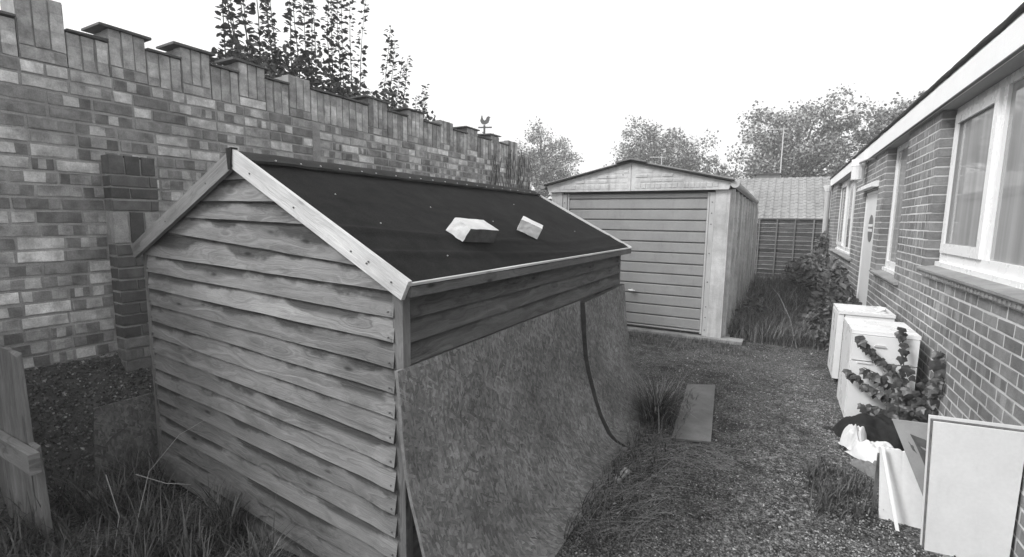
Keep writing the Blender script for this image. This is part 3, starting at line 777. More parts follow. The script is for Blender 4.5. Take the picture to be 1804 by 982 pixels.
# roof sheets (corrugated)
for sg, nm in ((-1, 0), (1, 1)):
    b = MB()
    def rf(a, b_, sg=sg):
        x = -1.95+sg*(1.375*a); y = GY-.10+6.4*b_
        return (x, y, 2.505-.305*a*1.02+.016*math.sin(y*2*math.pi/.15))
    b.slab(rf, 8, 260, (0, 0, -.012)); b.build('roof_sheet', 'roofsheet', gar, smooth=False)
    b = MB()
    P = [(-1.95, 2.50), (-1.95+sg*1.38, 2.19)]
    b.hexa([(P[0][0], GY-.105, P[0][1]-.028), (P[1][0], GY-.105, P[1][1]-.028), (P[1][0], GY-.03, P[1][1]-.028), (P[0][0], GY-.03, P[0][1]-.028), (P[0][0], GY-.105, P[0][1]-.004), (P[1][0], GY-.105, P[1][1]-.004), (P[1][0], GY-.03, P[1][1]-.004), (P[0][0], GY-.03, P[0][1]-.004)])
    b.build('verge_strip', 'felt_edge', gar)
b = MB()
for sg in (-1, 1):
    b.hexa([(-1.95, GY-.13, 2.508), (-1.95+sg*.22, GY-.13, 2.462), (-1.95+sg*.22, 13.4, 2.462), (-1.95, 13.4, 2.508), (-1.95, GY-.13, 2.532), (-1.95+sg*.22, GY-.13, 2.484), (-1.95+sg*.22, 13.4, 2.484), (-1.95, 13.4, 2.532)][::1])
b.build('ridge_cap', 'roofsheet', gar)
# gutter and downpipe
def gutter(x, y0, y1, z, r=.052):
    b = MB(); n = 10
    def fn(a, c): th_ = math.pi*a; return (x-r*math.cos(th_), y0+(y1-y0)*c, z-r*math.sin(th_))
    b.slab(fn, n, 2, (0, 0, .006)); 
    b.face([fn(k/n, 0) for k in range(n+1)]); b.face([fn(1-k/n, 1) for k in range(n+1)])
    return b
gutter(-.560, GY-.07, 13.6, 2.145).build('gutter', 'plastic', gar, smooth=True)
b = MB(); b.tube([(-.56, GY-.075, 2.135), (-.56, GY-.03, 2.135)], .054, 14); b.build('gutter_end', 'plastic', gar)
gutter(-3.36, GY-.07, 13.6, 2.165).build('gutter', 'plastic', gar, smooth=True)
b = MB(); b.tube([(-.56, 13.45, 2.10), (-.54, 13.45, 1.95), (-.53, 13.45, .1), (-.50, 13.40, .03)], .036, 10); b.build('downpipe', 'plastic', gar, smooth=True)
for z in (1.85, 1.0):
    b = MB(); b.tube([(-.535, 13.45, z), (-.535, 13.45, z+.05)], .043, 10); b.build('pipe_collar', 'plastic', gar, smooth=True)
b = MB(); b.box(-3.5, -.34, GY-.13, GY+.15, -.06, .034, j=.006); b.box(-3.5, -.52, GY+.15, 13.4, -.06, .03, j=.004); b.build('plinth', 'concrete_dirty', gar, bevel=.012)

# ------------------------------------------------------------------ single-storey brick house
HX = 1.09
house = thing('brick_house', 'single-storey brown brick building with white windows and deep white fascia, on the right', 'building', (2.5, 8, 0))
ops = [(2.2, 5.24, 1.275, 2.56), (6.40, 7.52, 1.05, 2.56), (7.95, 9.06, -.1, 2.10), (10.2, 13.5, 1.03, 2.56)]
HZ = 2.56; HC = .0753; Y0H, Y1H = .9, 14.85
def sub(a, b, z0, z1):
    out_ = [(a, b)]
    for (p, q, r, s_) in ops:
        if z1 > r+.012 and z0 < s_-.03:
            n_ = []
            for (c, d) in out_:
                if q <= c or p >= d: n_.append((c, d)); continue
                if p > c: n_.append((c, p))
                if q < d: n_.append((q, d))
            out_ = n_
    return out_
its = []
for r in range(34):
    z = r*HC; off = (.1125 if r % 2 else 0)
    for (a, b_) in sub(Y0H, Y1H, z, z+HC):
        lastop = any(abs(a-q[1]) < 1e-6 for q in ops)
        y = a; first = True
        k0 = math.floor((a-off)/.225)
        while y < b_-.01:
            e = off+.225*(k0+1); k0 += 1
            if e-y < .05: e += .225; k0 += 1
            if b_-e < .05: e = b_
            e = min(e, b_)
            if e-y > .24: e = y+(e-y)/2; k0 -= 1
            D = .10 if (abs(y-a) < 1e-6 or abs(e-b_) < 1e-6) else .03
            g0 = .0 if abs(y-a) < 1e-6 else .0085; g1 = .0 if abs(e-b_) < 1e-6 else .0085
            H_ = min(HC-.0125, HZ-z-.004)
            its.append((Vector((HX, y+g0, z+.006)), Y, Z, -X, e-y-g0-g1, H_, D, kissh(), 'u', rnd(0, .001)))
            y = e
for it in its: pass
# bricks face -X: keep the winding outward by running U backwards
its = [(it[0]+Y*it[4], -Y)+it[2:] for it in its]
# soldier lintel over the door
lay_bricks(house, its, 'house_brick', limit=292)
mb = MB(); cuts = sorted(set([Y0H, Y1H]+[v for o_ in ops for v in (o_[0], o_[1])]))
for a, b_ in zip(cuts, cuts[1:]):
    m_ = (a+b_)/2; o_ = [o for o in ops if o[0] < m_ < o[1]]
    if o_:
        _, _, z0, z1 = o_[0]
        if z0 > 0: mb.box(HX+.0018, HX+.26, a, b_, -.1, z0-.004)
        if z1 < HZ-.05: mb.box(HX+.0018, HX+.26, a, b_, z1, HZ)
    else: mb.box(HX+.0018, HX+.26, a+.005, b_-.005, -.1, HZ)
mb.build('mortar', 'house_mortar', house)
b = MB(); b.box(HX+.25, 6, Y0H+.1, Y1H-.1, -.1, HZ-.01); b.build('inner_wall', 'soffit', house)
b = MB(); b.box(HX+.01, 6, Y1H, Y1H+.06, -.1, HZ-.01); b.build('end_wall', 'render', house)
# fascia, soffit, flat roof felt
for (a, b_) in ((.5, 3.35), (3.352, 8.0), (8.002, 12.0), (12.002, 15.0)):
    b = MB(); b.box(1.045, 1.072, a, b_, 2.565, 2.768); b.build('fascia_board', 'fascia', house, bevel=.002)
b = MB(); b.box(1.073, 1.36, .5, 15.0, 2.563, 2.578); b.build('soffit', 'soffit', house)
b = MB(); b.box(1.03, 1.055, .5, 15.0, 2.556, 2.563); b.build('fascia_shadow_strip', 'metal_dark', house)  # dark strip standing in for the shadow line below the fascia
b = MB()
def fe(a, c):
    y = .5+14.55*c; s_ = .012*nz(y*2.4, 1)+.006*nz(y*9, 2)
    pts = [(1.041-s_*.6, 2.752+s_*.8), (1.030-s_, 2.775+s_), (1.045, 2.812+s_*.6), (1.3, 2.83)]
    k = a*3; i = min(int(k), 2); f = k-i
    return (pts[i][0]+(pts[i+1][0]-pts[i][0])*f, y, pts[i][1]+(pts[i+1][1]-pts[i][1])*f)
b.grid(fe, 9, 260); b.grid(lambda a, c: (1.3+5*a, .5+14.55*c, 2.83), 1, 1); b.box(1.05, 6.2, .5, 15.0, 2.72, 2.79); b.build('roof_felt', 'felt_edge', house, smooth=True)
# windows
def window(y0, y1, z0, z1, panes, xf=1.175):
    fr = MB(); T = .06; d0, d1 = xf, xf+.07
    fr.box(d0, d1, y0, y1, z0, z0+T*1.3, lock=None); fr.box(d0, d1, y0, y1, z1-T, z1)
    fr.box(d0+.001, d1-.002, y0+.001, y0+T, z0+T*1.29, z1-T*.99); fr.box(d0+.001, d1-.002, y1-T, y1-.001, z0+T*1.29, z1-T*.99)
    for (a, b_) in zip(panes, panes[1:]):
        m_ = (a[1]+b_[0])/2; fr.box(d0+.0015, d1-.001, a[1]+.001, b_[0]-.001, z0+T*1.29, z1-T*.99)
    f = fr.build('window', 'white', house, bevel=.003)
    for (a, b_, cas) in panes:
        zz0, zz1 = z0+T*1.3, z1-T
        if cas:
            c = MB(); w_ = .075; xc = d0-.018
            c.box(xc, d0+.03, a, b_, zz0, zz0+w_); c.box(xc, d0+.03, a, b_, zz1-w_, zz1)
            c.box(xc+.001, d0+.028, a+.001, a+w_*.95, zz0+w_*.99, zz1-w_*.99); c.box(xc+.001, d0+.028, b_-w_*.95, b_-.001, zz0+w_*.99, zz1-w_*.99)
            c.build('casement', 'white', f, bevel=.006)
            # bead
            g_ = MB(); g_.box(d0+.008, d0+.012, a+w_*.9, b_-w_*.9, zz0+w_*.9, zz1-w_*.9); g_.build('pane', 'glass', f)
            s_ = MB()
            for (p, q, r, u_) in ((a+w_*.93, b_-w_*.93, zz0+w_*.98, zz0+w_*1.07), (a+w_*.93, b_-w_*.93, zz1-w_*1.07, zz1-w_*.98)): s_.box(d0-.004, d0+.010, p, q, r, u_)
            for (p, q) in ((a+w_*.93, a+w_*1.02), (b_-w_*1.02, b_-w_*.93)): s_.box(d0-.004, d0+.010, p, q, zz0+w_, zz1-w_)
            s_.build('gasket', 'seal', f)
        else:
            g_ = MB(); g_.box(d0+.02, d0+.024, a-.004, b_+.004, zz0-.01, zz1+.01); g_.build('pane', 'glass', f)
    return f
window(2.25, 5.22, 1.33, 2.56, [(2.9, 4.20, 0), (4.27, 5.16, 1)])
window(6.42, 7.50, 1.11, 2.56, [(6.48, 7.44, 0)])
window(10.22, 13.48, 1.08, 2.56, [(10.28, 11.35, 0), (11.4, 12.3, 0), (12.35, 13.42, 1)])
def sill(y0, y1, z, n, x0=1.035):
    s0 = MB(); s0.box(x0+.012, HX+.14, y0, y1, z-.028, z-.004); o_ = s0.build('sill', 'tile', house)
    for k in range(n):
        a = y0+(y1-y0)*k/n; e = y0+(y1-y0)*(k+1)/n
        q = MB(); q.hexa([(x0, a+.0015, z-.014), (HX+.12, a+.0015, z), (HX+.12, e-.0015, z), (x0, e-.0015, z-.014), (x0, a+.0015, z+.002), (HX+.12, a+.0015, z+.030), (HX+.12, e-.0015, z+.030), (x0, e-.0015, z+.002)])
        q.build('tile', 'tile', o_, bevel=.003)
    # fringe of the tile keys under the near sill
    return o_
o_ = sill(2.15, 5.26, 1.275, 15)
b = MB(); y = 2.16
while y < 5.2:
    b.box(1.05, 1.085, y, y+.04, 1.222, 1.247, j=.003); y += .062
b.build('tile_keys', 'tile', o_, stuff=True)
sill(6.15, 7.62, 1.045, 6); sill(10.0, 13.75, 1.03, 15)
# upvc cill strip
for (a, b_, z) in ((2.2, 5.23, 1.305), (6.4, 7.52, 1.08), (10.2, 13.5, 1.055)):
    b = MB(); b.box(1.15, 1.2, a, b_, z-.012, z+.026); b.build('cill_strip', 'white', house, bevel=.003)
# door with round vent / roundel
b = MB(); b.box(1.115, 1.17, 7.96, 9.05, .02, 2.095); dd = b.build('door', 'door_white', house, bevel=.003)
b = MB(); b.box(1.105, 1.125, 7.96, 8.0, .02, 2.09); b.box(1.105, 1.125, 9.01, 9.05, .02, 2.09); b.box(1.105, 1.125, 7.96, 9.05, 2.05, 2.09); b.build('door_frame', 'door_white', dd)
def disc(x, y, z, r, th_, zc0=-9, zc1=9, n=32):
    pts = []
    for k in range(n):
        a = 2*math.pi*k/n; zz = z+r*math.sin(a); zz = min(max(zz, zc0), zc1); 
        rr = math.sqrt(max(0, r*r-(zz-z)**2)); pts.append((y+(rr if math.cos(a) > 0 else -rr), zz))
    m_ = MB(); m_.face([(x, p, q) for p, q in pts][::-1]); 
    for k in range(n):
        (p, q), (p2, q2) = pts[k], pts[(k+1) % n]; m_.face([(x, p, q), (x, p2, q2), (x+th_, p2, q2), (x+th_, p, q)])
    return m_
disc(1.108, 8.42, 1.57, .19, .007).build('roundel', 'sign_grey', dd)
b = MB(); b.box(1.1055, 1.1085, 8.42-.185, 8.42+.185, 1.595, 1.63); b.build('roundel_bar', 'white', dd)
b = MB(); b.box(1.1055, 1.1085, 8.42-.178, 8.42+.178, 1.525, 1.565); b.build('roundel_bar', 'white', dd)
b = MB(); b.box(1.0, 1.12, 7.93, 9.2, 2.125, 2.165); b.hexa([(1.0, 7.93, 2.166), (1.12, 7.93, 2.166), (1.12, 9.2, 2.166), (1.0, 9.2, 2.166), (1.05, 7.93, 2.20), (1.12, 7.93, 2.215), (1.12, 9.2, 2.215), (1.05, 9.2, 2.20)]); b.build('door_hood', 'white', house, bevel=.003)
# outside lamp
b = MB(); b.tube([(.97, 9.05, 2.30), (.97, 9.05, 2.50)], .085, 14); lp = b.build('wall_lamp', 'lampglass', house, smooth=False, bevel=.01)
b = MB(); b.tube([(.97, 9.05, 2.50), (.97, 9.05, 2.60)], .092, 14); b.build('lamp_cap', 'white', lp)
b = MB(); b.tube([(.97, 9.05, 2.54), (1.0, 8.4, 2.52), (1.09, 8.3, 2.52)], .014, 6); b.build('lamp_bracket', 'metal_dark', lp)
# rainwater pipe at the far corner
b = MB(); b.tube([(1.00, 14.7, 2.50), (.99, 14.7, .25)], .062, 12); dp = b.build('downpipe', 'plastic', house, smooth=True)
b = MB(); b.tube([(1.0, 14.7, 2.44), (1.0, 14.7, 2.52), (.99, 14.7, 2.60)], [.07, .10, .12], 12); b.build('hopper', 'white', dp)

# ------------------------------------------------------------------ far fence (larch lap panels)
fen = thing('lap_fence', 'dark larch lap fence panels with vertical battens across the end of the yard', 'fence', (0, 15.6, 0))
FYY = 15.6
for pi, (x0, x1) in enumerate(((-4.2, -2.45), (-2.42, -.60), (-.57, 1.25), (1.28, 3.1))):
    nb_ = 14
    for k in range(nb_):
        z0 = .07+k*.118; b = MB(); sd_ = rnd(0, 1); tn_ = rnd(.7, 1.35); n = 12
        for q in range(n):
            P = []
            for t_ in (q/n, (q+1)/n):
                x = x0+(x1-x0)*t_; P.append((x, z0+.018*nz(x*1.9, k*7.+pi)+.004*nz(x*9, k), z0+.145))
            (xa, za, ta), (xb, zb, tb) = P
            b.face([(xa, FYY-.017, za+.014), (xb, FYY-.017, zb+.016), (xb, FYY-.002, tb), (xa, FYY-.002, ta)], [(xa, 0), (xb, 0), (xb, .14), (xa, .14)], (tn_, sd_)); b.face([(xa, FYY-.020, za), (xb, FYY-.020, zb), (xb, FYY-.017, zb+.014), (xa, FYY-.017, za+.014)], [(xa, 0), (xb, 0), (xb, .01), (xa, .01)], (4.2, sd_))  # highlight along each lower slat edge, put into the tone
            b.face([(xa, FYY-.001, za), (xb, FYY-.001, zb), (xb, FYY-.018, zb), (xa, FYY-.018, za)], [(xa, 0), (xb, 0), (xb, .01), (xa, .01)], (2.6, sd_))
        b.build('slat', 'larch', fen)
    for x in [x0+.02+(x1-x0-.05)*k/4 for k in range(5)]:
        b = MB(); b.box(x, x+.035, FYY-.045, FYY-.02, .04, 1.73, (rnd(.8, 1.2), rnd(0, 1))); b.build('batten', 'batten', fen)
    b = MB(); b.box(x0, x1, FYY-.05, FYY+.02, 1.731, 1.765, (.9, rnd(0, 1))); b.build('capping', 'batten', fen)
    b = MB(); b.box(x0, x1, FYY-.03, FYY+.01, .0, .07, (1., rnd(0, 1))); b.build('gravel_board', 'batten', fen)
    b = MB(); b.box(x0, x1, FYY+.004, FYY+.012, .07, 1.74); b.build('panel_back', 'dark', fen)

# ------------------------------------------------------------------ tiled building beyond the fence
tb_ = thing('tiled_building', 'low building beyond the fence with a broad pale interlocking tile roof', 'building', (-.5, 20, 0))
b = MB(); b.box(-4.3, 3.6, 18.0, 23.5, 0, 1.80); b.build('wall', 'render', tb_)
def slope(t_): return (17.6+2.7*t_, 1.72+1.50*t_)       # eave to ridge
rows, wid = 14, .235
rtm = MB()
for r in range(rows):
    y0, z0 = slope(r/rows); y1, z1 = slope((r+1)/rows+.01)
    x = -4.6+(wid/2 if r % 2 else 0)*0
    while x < 3.8:
        pr = rnd(-.004, .004)
        # double-roll tile: 4 facets across
        cs = [(0, .0), (.2, .035), (.42, .035), (.6, .004), (1., .0)]
        for (a, ha), (c_, hb) in zip(cs, cs[1:]):
            rtm.face([(x+wid*a, y0, z0+.03+ha+pr), (x+wid*c_, y0, z0+.03+hb+pr), (x+wid*c_, y1, z1+.006+hb+pr), (x+wid*a, y1, z1+.006+ha+pr)])
            rtm.face([(x+wid*a, y0, z0-.012), (x+wid*c_, y0, z0-.012), (x+wid*c_, y0, z0+.03+hb+pr), (x+wid*a, y0, z0+.03+ha+pr)])
        x += wid
rf_ = MB()
rf_.face([(-4.6, 17.58, 1.70), (3.8, 17.58, 1.70), (3.8, 20.3, 3.215), (-4.6, 20.3, 3.215)]); rf_.face([(3.8, 20.3, 3.215), (3.8, 24, 1.70), (-4.6, 24, 1.70), (-4.6, 20.3, 3.215)])
rf_.face([(-4.6, 17.58, 1.70), (-4.6, 20.3, 3.215), (-4.6, 24, 1.70)]); rf_.face([(3.8, 17.58, 1.70), (3.8, 24, 1.70), (3.8, 20.3, 3.215)])
rfo = rf_.build('roof', 'roof_tile', tb_); rtm.build('roof_tiles', 'roof_tile', rfo, stuff=True)
b = MB(); x = -4.6
while x < 3.8: b.tube([(x, 20.3, 3.205), (x+.43, 20.3, 3.205)], .055, 8); x += .45
b.build('ridge_tiles', 'roof_tile', rfo, stuff=True)
b = MB(); b.box(-.95, -.15, 20.7, 21.2, 2.9, 3.42); ch = b.build('chimney', 'roofsheet', rfo)
b = MB(); b.box(-1.0, -.10, 20.66, 21.24, 3.421, 3.47); b.build('chimney_cap', 'slate', rfo)
b = MB(); b.box(-4.6, 3.8, 17.52, 17.62, 1.62, 1.70); b.build('gutter', 'plastic', tb_)
def aerial(label, x, y, zb, zt, w_):
    a = thing('aerial', label, 'aerial', (x, y, zb))
    b = MB(); b.tube([(x, y, zb), (x, y, zt)], .022, 6); b.build('mast', 'galv', a)
    b = MB(); b.tube([(x-w_, y, zt-.03), (x+.15, y, zt-.06)], .016, 5); b.build('boom', 'galv', a)
    for k in range(7):
        xx = x-w_+.05+k*w_/7.5; b = MB(); b.tube([(xx, y-.12, zt-.02), (xx, y+.12, zt-.02)], .008, 4); b.build('element', 'galv', a)
aerial('thin television aerial on the roof of the tiled building beyond the fence', -.15, 21.0, 3.3, 5.15, .5)
aerial('thin television aerial standing out above the garage ridge', -5.2, 24., 2.0, 4.72, .55)

# dark roof beyond the left end of the garage
dk = thing('dark_roofed_shed', 'dark low roof of a shed glimpsed between the felt roof and the garage', 'shed', (-4.6, 9.2, 0))
b = MB(); b.box(-5.6, -3.55, 8.4, 10.4, 0, 1.98); b.build('wall', 'dark', dk)
b = MB(); b.hexa([(-5.7, 8.25, 2.0), (-3.45, 8.25, 1.93), (-3.45, 10.5, 1.93), (-5.7, 10.5, 2.0), (-5.7, 8.25, 2.13), (-3.45, 8.25, 2.0), (-3.45, 10.5, 2.0), (-5.7, 10.5, 2.13)]); b.build('roof', 'felt', dk)
b = MB(); p = Vector((-4.55, 8.6, 2.12)); q = [p+Vector((.09, 0, 0)), p+Vector((0, .09, 0)), p-Vector((.09, 0, 0)), p-Vector((0, .09, 0))]
for k in range(4): b.face([q[k], q[(k+1) % 4], p+Vector((0, 0, .24))])
b.face(q[::-1]); tag(b.build('finial', 'render'), 'small pale pyramid finial at the far foot of the tall brick wall', 'finial')
b = MB(); b.tube([(-3.98, 8.9, 2.10), (-3.97, 8.88, 2.15), (-3.96, 8.86, 2.22), (-3.95, 8.85, 2.26)], [.06, .12, .10, .03], 10); tag(b.build('cowl', 'plastic'), 'small rounded pale vent cowl on the dark roof beside the garage gable', 'vent')

# weather vane behind the wall
wv = thing('weather_vane', 'dark cockerel weather vane standing above the coping of the tall wall', 'weather vane', (-7.6, 12, 2.6))
vx, vy = -7.62, 12.0
b = MB(); b.tube([(vx, vy, 2.4), (vx, vy, 4.30)], .03, 6); b.build('pole', 'metal_dark', wv)
ck = [(-.30, .28), (-.27, .40), (-.22, .56), (-.19, .64), (-.15, .58), (-.13, .46), (-.06, .33), (.02, .30), (.10, .36), (.17, .50), (.27, .55), (.38, .52), (.45, .42), (.37, .46), (.34, .30), (.28, .17), (.15, .09), (.02, .05), (-.12, .07), (-.24, .15)]
b = MB(); A = [Vector((vx+p*.40, vy+p*.12, 4.29+q*.46)) for p, q in ck]; Bk = [a+Vector((-.004, .014, 0)) for a in A]
b.face(A); b.face(Bk[::-1])
for k in range(len(A)): b.face([A[k], Bk[k], Bk[(k+1) % len(A)], A[(k+1) % len(A)]])
b.build('cockerel', 'metal_dark', wv)
b = MB(); b.tube([(vx-.17, vy-.05, 4.24), (vx+.22, vy+.05, 4.23)], .022, 6); b.build('arrow', 'metal_dark', wv)
for d_ in (0, 1):
    b = MB(); dx_, dy_ = (.26, .1) if d_ else (-.12, .28)
    b.tube([(vx-dx_, vy-dy_, 4.05), (vx+dx_, vy+dy_, 4.05)], .014, 5); b.build('cardinal_arm', 'metal_dark', wv)

# ------------------------------------------------------------------ vegetation
def leafq(mb, p, n, up, L, W, c, fold=.15):
    """pointed oval leaf: 4 verts kite + fold = 4 tris"""
    n = n.normalized(); a = (up-n*up.dot(n)); a = a.normalized() if a.length > .01 else n.orthogonal().normalized(); s_ = a.cross(n)
    P = [p, p+a*L*.35+s_*W*.5+n*L*fold, p+a*L*.75+s_*W*.36+n*L*fold*.8, p+a*L, p+a*L*.75-s_*W*.36+n*L*fold*.8, p+a*L*.35-s_*W*.5+n*L*fold]
    i = len(mb.v); mb.v += [tuple(q) for q in P]
    for q in ((0, 1, 2, 3), (0, 3, 4, 5)): mb.f.append(tuple(i+k for k in q)); mb.uv.append([(0, 0)]*4); mb.c.append(c)
def rv(): return Vector((R_.gauss(0, 1), R_.gauss(0, 1), R_.gauss(0, 1))).normalized()
# tall shoots behind the boundary wall
tr = thing('shrub_tree', 'leafy tree with long upright shoots rising behind the tall brick wall', 'tree', (-5.2, 4.6, 0))
b = MB(); b.tube([(-5.3, 4.5, 0), (-5.25, 4.5, 1.2), (-5.2, 4.55, 2.3)], [.13, .10, .06], 8); b.build('trunk', 'bark', tr)
lf = MB()
shoots = []
for yy, tt, nn in ((3.08, 4.55, 3), (3.30, 4.3, 2), (3.50, 4.6, 3), (3.80, 4.65, 3), (4.08, 4.7, 3), (4.36, 4.6, 3), (4.78, 4.7, 2), (5.05, 4.65, 2), (5.42, 4.38, 2), (5.95, 4.12, 2), (6.22, 3.62, 1), (6.62, 3.86, 2), (5.7, 3.7, 2)):
    for q in range(nn): shoots.append((-5.2+rnd(-.25, .25), yy+rnd(-.06, .06), tt+rnd(-.35, .05)*(q > 0)))
for i, (x, y, top) in enumerate(shoots):
    n = 10; pts = []; x_, y_ = x*.4-5.2*.6, y*.75+4.5*.25; ln = rnd(.02, .2)
    for k in range(n+1):
        t_ = k/n; pts.append(Vector((x_+(x-x_)*t_**.7+.03*nz(i, t_*3), y_+(y-y_)*t_**.6+.04*nz(i+9, t_*3)+(ln*t_*t_ if y > 5 else 0), 1.9+(top-1.9)*t_)))
    b = MB(); b.tube(pts, [.012-.0009*k for k in range(n+1)], 4); b.build('shoot', 'twig', tr)
    z = 2.6 if y < 5.6 else 3.0; s_ = 1; bare = y > 5.3
    while z < top:
        t_ = (z-1.9)/(top-1.9); k = min(int(t_*n), n-1); p = pts[k].lerp(pts[k+1], t_*n-k)
        env = 1. if not bare else (0 if .36 < t_ < .60 else 1)
        if not bare and t_ > .55 and R_.random() < .15: env = 0
        if env:
            for q in range(2):
                an = rnd(0, 6.28); d_ = Vector((math.cos(an), math.sin(an), rnd(.1, .7)))
                sz = rnd(.07, .115)*(1-.3*t_)
                leafq(lf, p+d_*.02, (rv()*.6+Vector((0, 0, 1))), d_, sz, sz*.72, (rnd(.5, 1.7), 0))
        z += .031 if not bare else .030
for i in range(6000):
    y = 3.0+3.1*R_.random()**1.15; h_ = rnd(0, 1)**1.2; top = 3.46-.12*abs(y-3.9)+.35*nz(y*2.2, 4)
    z = 2.4+(top-2.4)*h_; p = Vector((-5.2+rnd(-.5, .5), y, z)); sz = rnd(.055, .09)
    leafq(lf, p, rv()+Vector((0, 0, .6)), rv(), sz, sz*.72, (rnd(.35, 1.6), 0))
lf.build('crown', 'leaf', tr, stuff=True)
# broad-leaved trees far behind
def far_tree(label, cx, cy, top, rad, seed, n=9000, squat=.8, zb=2.2):
    R2 = random.Random(seed); t0 = thing('tree', label, 'tree', (cx, cy, 0), 'trees beyond the roofs')
    b = MB(); b.tube([(cx, cy, 0), (cx+.1, cy, 2), (cx, cy, 4), (cx, cy, top*.75)], [.28, .22, .16, .05], 8); b.build('trunk', 'bark', t0)
    lf = MB(); lb = MB(); cl = []
    hc = (top+zb)/2; hr = (top-zb)/2
    for k in range(90):
        while True:
            v = Vector((R2.uniform(-1, 1), R2.uniform(-1, 1), R2.uniform(-1, 1)))
            if v.length < 1: break
        v = v*(.55+.45*R2.random())
        c = Vector((cx+v.x*rad*(1-.25*max(v.z, 0)), cy+v.y*rad*.8, hc+v.z*hr*.92)); r = R2.uniform(.22, .66)*rad/3.6
        cl.append((c, r)); lb.tube([Vector((cx, cy, zb+.4*(c.z-zb)))+Vector((0, 0, 0)), c.lerp(Vector((cx, cy, c.z)), .5)-Vector((0, 0, .3)), c], [.06, .04, .015], 4)
    for k in range(n):
        c, r = cl[R2.randrange(len(cl))]; d = Vector((R2.gauss(0, 1), R2.gauss(0, 1), R2.gauss(0, .8)))
        if d.length > 1.9: d *= 1.2/d.length
        d *= r*.72
        p = c+d; sz = R2.uniform(.09, .17)
        nn = Vector((R2.gauss(0, 1), R2.gauss(0, 1), R2.gauss(0, 1)+.5)); up = Vector((R2.gauss(0, 1), R2.gauss(0, 1), R2.gauss(0, 1)))
        leafq(lf, p, nn, up, sz, sz*.8, (R2.choice((.3, .6, 1., 1.6, 3.2)), 0))
    lb.build('limbs', 'bark', t0, stuff=True); lf.build('crown', 'far_leaf', t0, stuff=True)
far_tree('pale leafy tree rising just past the far end of the tall brick wall', -15.3, 32, 8.9, 3.9, 1, 11000)
far_tree('pale leafy tree directly behind the garage roof ridge', -7.4, 32, 8.5, 4.1, 2, 13500)
far_tree('largest pale leafy tree, above the tiled roof between garage and house', .5, 31, 8.9, 4.6, 3, 21000)
far_tree('pale leafy tree showing over the flat roof edge of the brick house', 5.4, 30, 9.0, 3.0, 4, 9000)
far_tree('low gauzy tree between the wall end and the weather vane', -19.5, 34, 7.7, 2.8, 5, 3500)
far_tree('low pale tree in the gap between the garage ridge and the tiled roof', -3.6, 34, 6.0, 2.3, 6, 4500, zb=1.5)

# grass
def blade(mb, p, d, L, W, lean, c):
    d = Vector((d[0], d[1], 0)).normalized(); s_ = Vector((-d.y, d.x, 0)); prev = None; q = Vector(p); n = 4
    i = len(mb.v); ang = rnd(.05, .35)
    for k in range(n+1):
        t_ = k/n; w_ = W*(1-t_**1.6)*.5+.0003; mb.v += [tuple(q-s_*w_), tuple(q+s_*w_)]
        a = ang+lean*t_; q = q+(d*math.sin(a)+Vector((0, 0, math.cos(a))))*(L/n)
    for k in range(n):
        a = i+2*k; mb.f.append((a, a+1, a+3, a+2)); mb.uv.append([(0, 0)]*4); mb.c.append(c)
def patch(mb, n, xs, ys, L, W=(.003, .007), lean=(.4, 2.), tuft=0, dens=None, tone=(.5, 1.8)):
    cs = [(rnd(*xs), rnd(*ys)) for _ in range(tuft)] if tuft else None
    k = 0
    while k < n:
        if cs: c_ = R_.choice(cs); x, y = c_[0]+R_.gauss(0, .035), c_[1]+R_.gauss(0, .035)
        else: x, y = rnd(*xs), rnd(*ys)
        if dens and R_.random() > dens(x, y): k += .2; continue
        k += 1; an = rnd(0, 6.28)
        blade(mb, (x, y, gz(x, y)-.005), (math.cos(an), math.sin(an)), rnd(*L), rnd(*W), rnd(*lean), (rnd(*tone), 0))
gl = MB(); patch(gl, 2600, (-3.35, -1.75), (.55, 1.33), (.12, .36), (.004, .010), tuft=55, tone=(.25, 1.7)); patch(gl, 900, (-3.3, -1.3), (.3, 1.34), (.06, .18), (.004, .008))
tag(gl.build('grass', 'grass'), 'long dark grass growing at the foot of the shed front', 'grass', kind='stuff')
gl = MB(); 
for i in range(620):
    a = rnd(0, 6.28); r = abs(R_.gauss(0, .075)); x, y = -.79+r*math.cos(a), 3.93+r*1.5*math.sin(a)
    blade(gl, (x, y, 0), (math.cos(a+rnd(-.5, .5)), math.sin(a+rnd(-.5, .5))), rnd(.15, .42), rnd(.004, .010), rnd(.5, 2.1), (rnd(.2, 1.2) if R_.random() < .75 else rnd(2.5, 5), 0))
tag(gl.build('grass_clump', 'grass'), 'dense clump of long grass between the curved ramp and the board on the drive', 'grass clump')
gl = MB(); patch(gl, 1000, (-.88, -.55), (2.1, 4.6), (.05, .2), (.004, .008), (.8, 2.4), tone=(.3, 2.2), dens=lambda x, y: 1-(x+.88)/.45)
patch(gl, 2600, (-2.6, -.2), (6.3, 6.97), (.03, .10), (.003, .007), (.4, 2), dens=lambda x, y: .75*(nz(x*3, y*3)+.6))
patch(gl, 750, (.25, .62), (3.1, 3.75), (.04, .14), (.004, .008), tuft=30, tone=(.3, 2.2))
patch(gl, 450, (-.95, .95), (1.6, 7.0), (.015, .05), (.003, .006), tuft=40)
tag(gl.build('grass', 'grass'), 'short scattered grass and weeds along the edges of the drive', 'grass', kind='stuff')
gl = MB(); patch(gl, 8500, (-.55, .95), (7.35, 15.3), (.12, .42), (.006, .013), (.3, 2.), dens=lambda x, y: .6+.8*nz(x*2, y*1.3)); patch(gl, 3000, (-.45, .9), (7.2, 9.2), (.15, .4), (.005, .009), (.6, 2.2), tone=(.6, 3.4))
tag(gl.build('grass', 'grass'), 'tangle of tall overgrown grass between garage and house', 'grass', kind='stuff')
gl = MB()
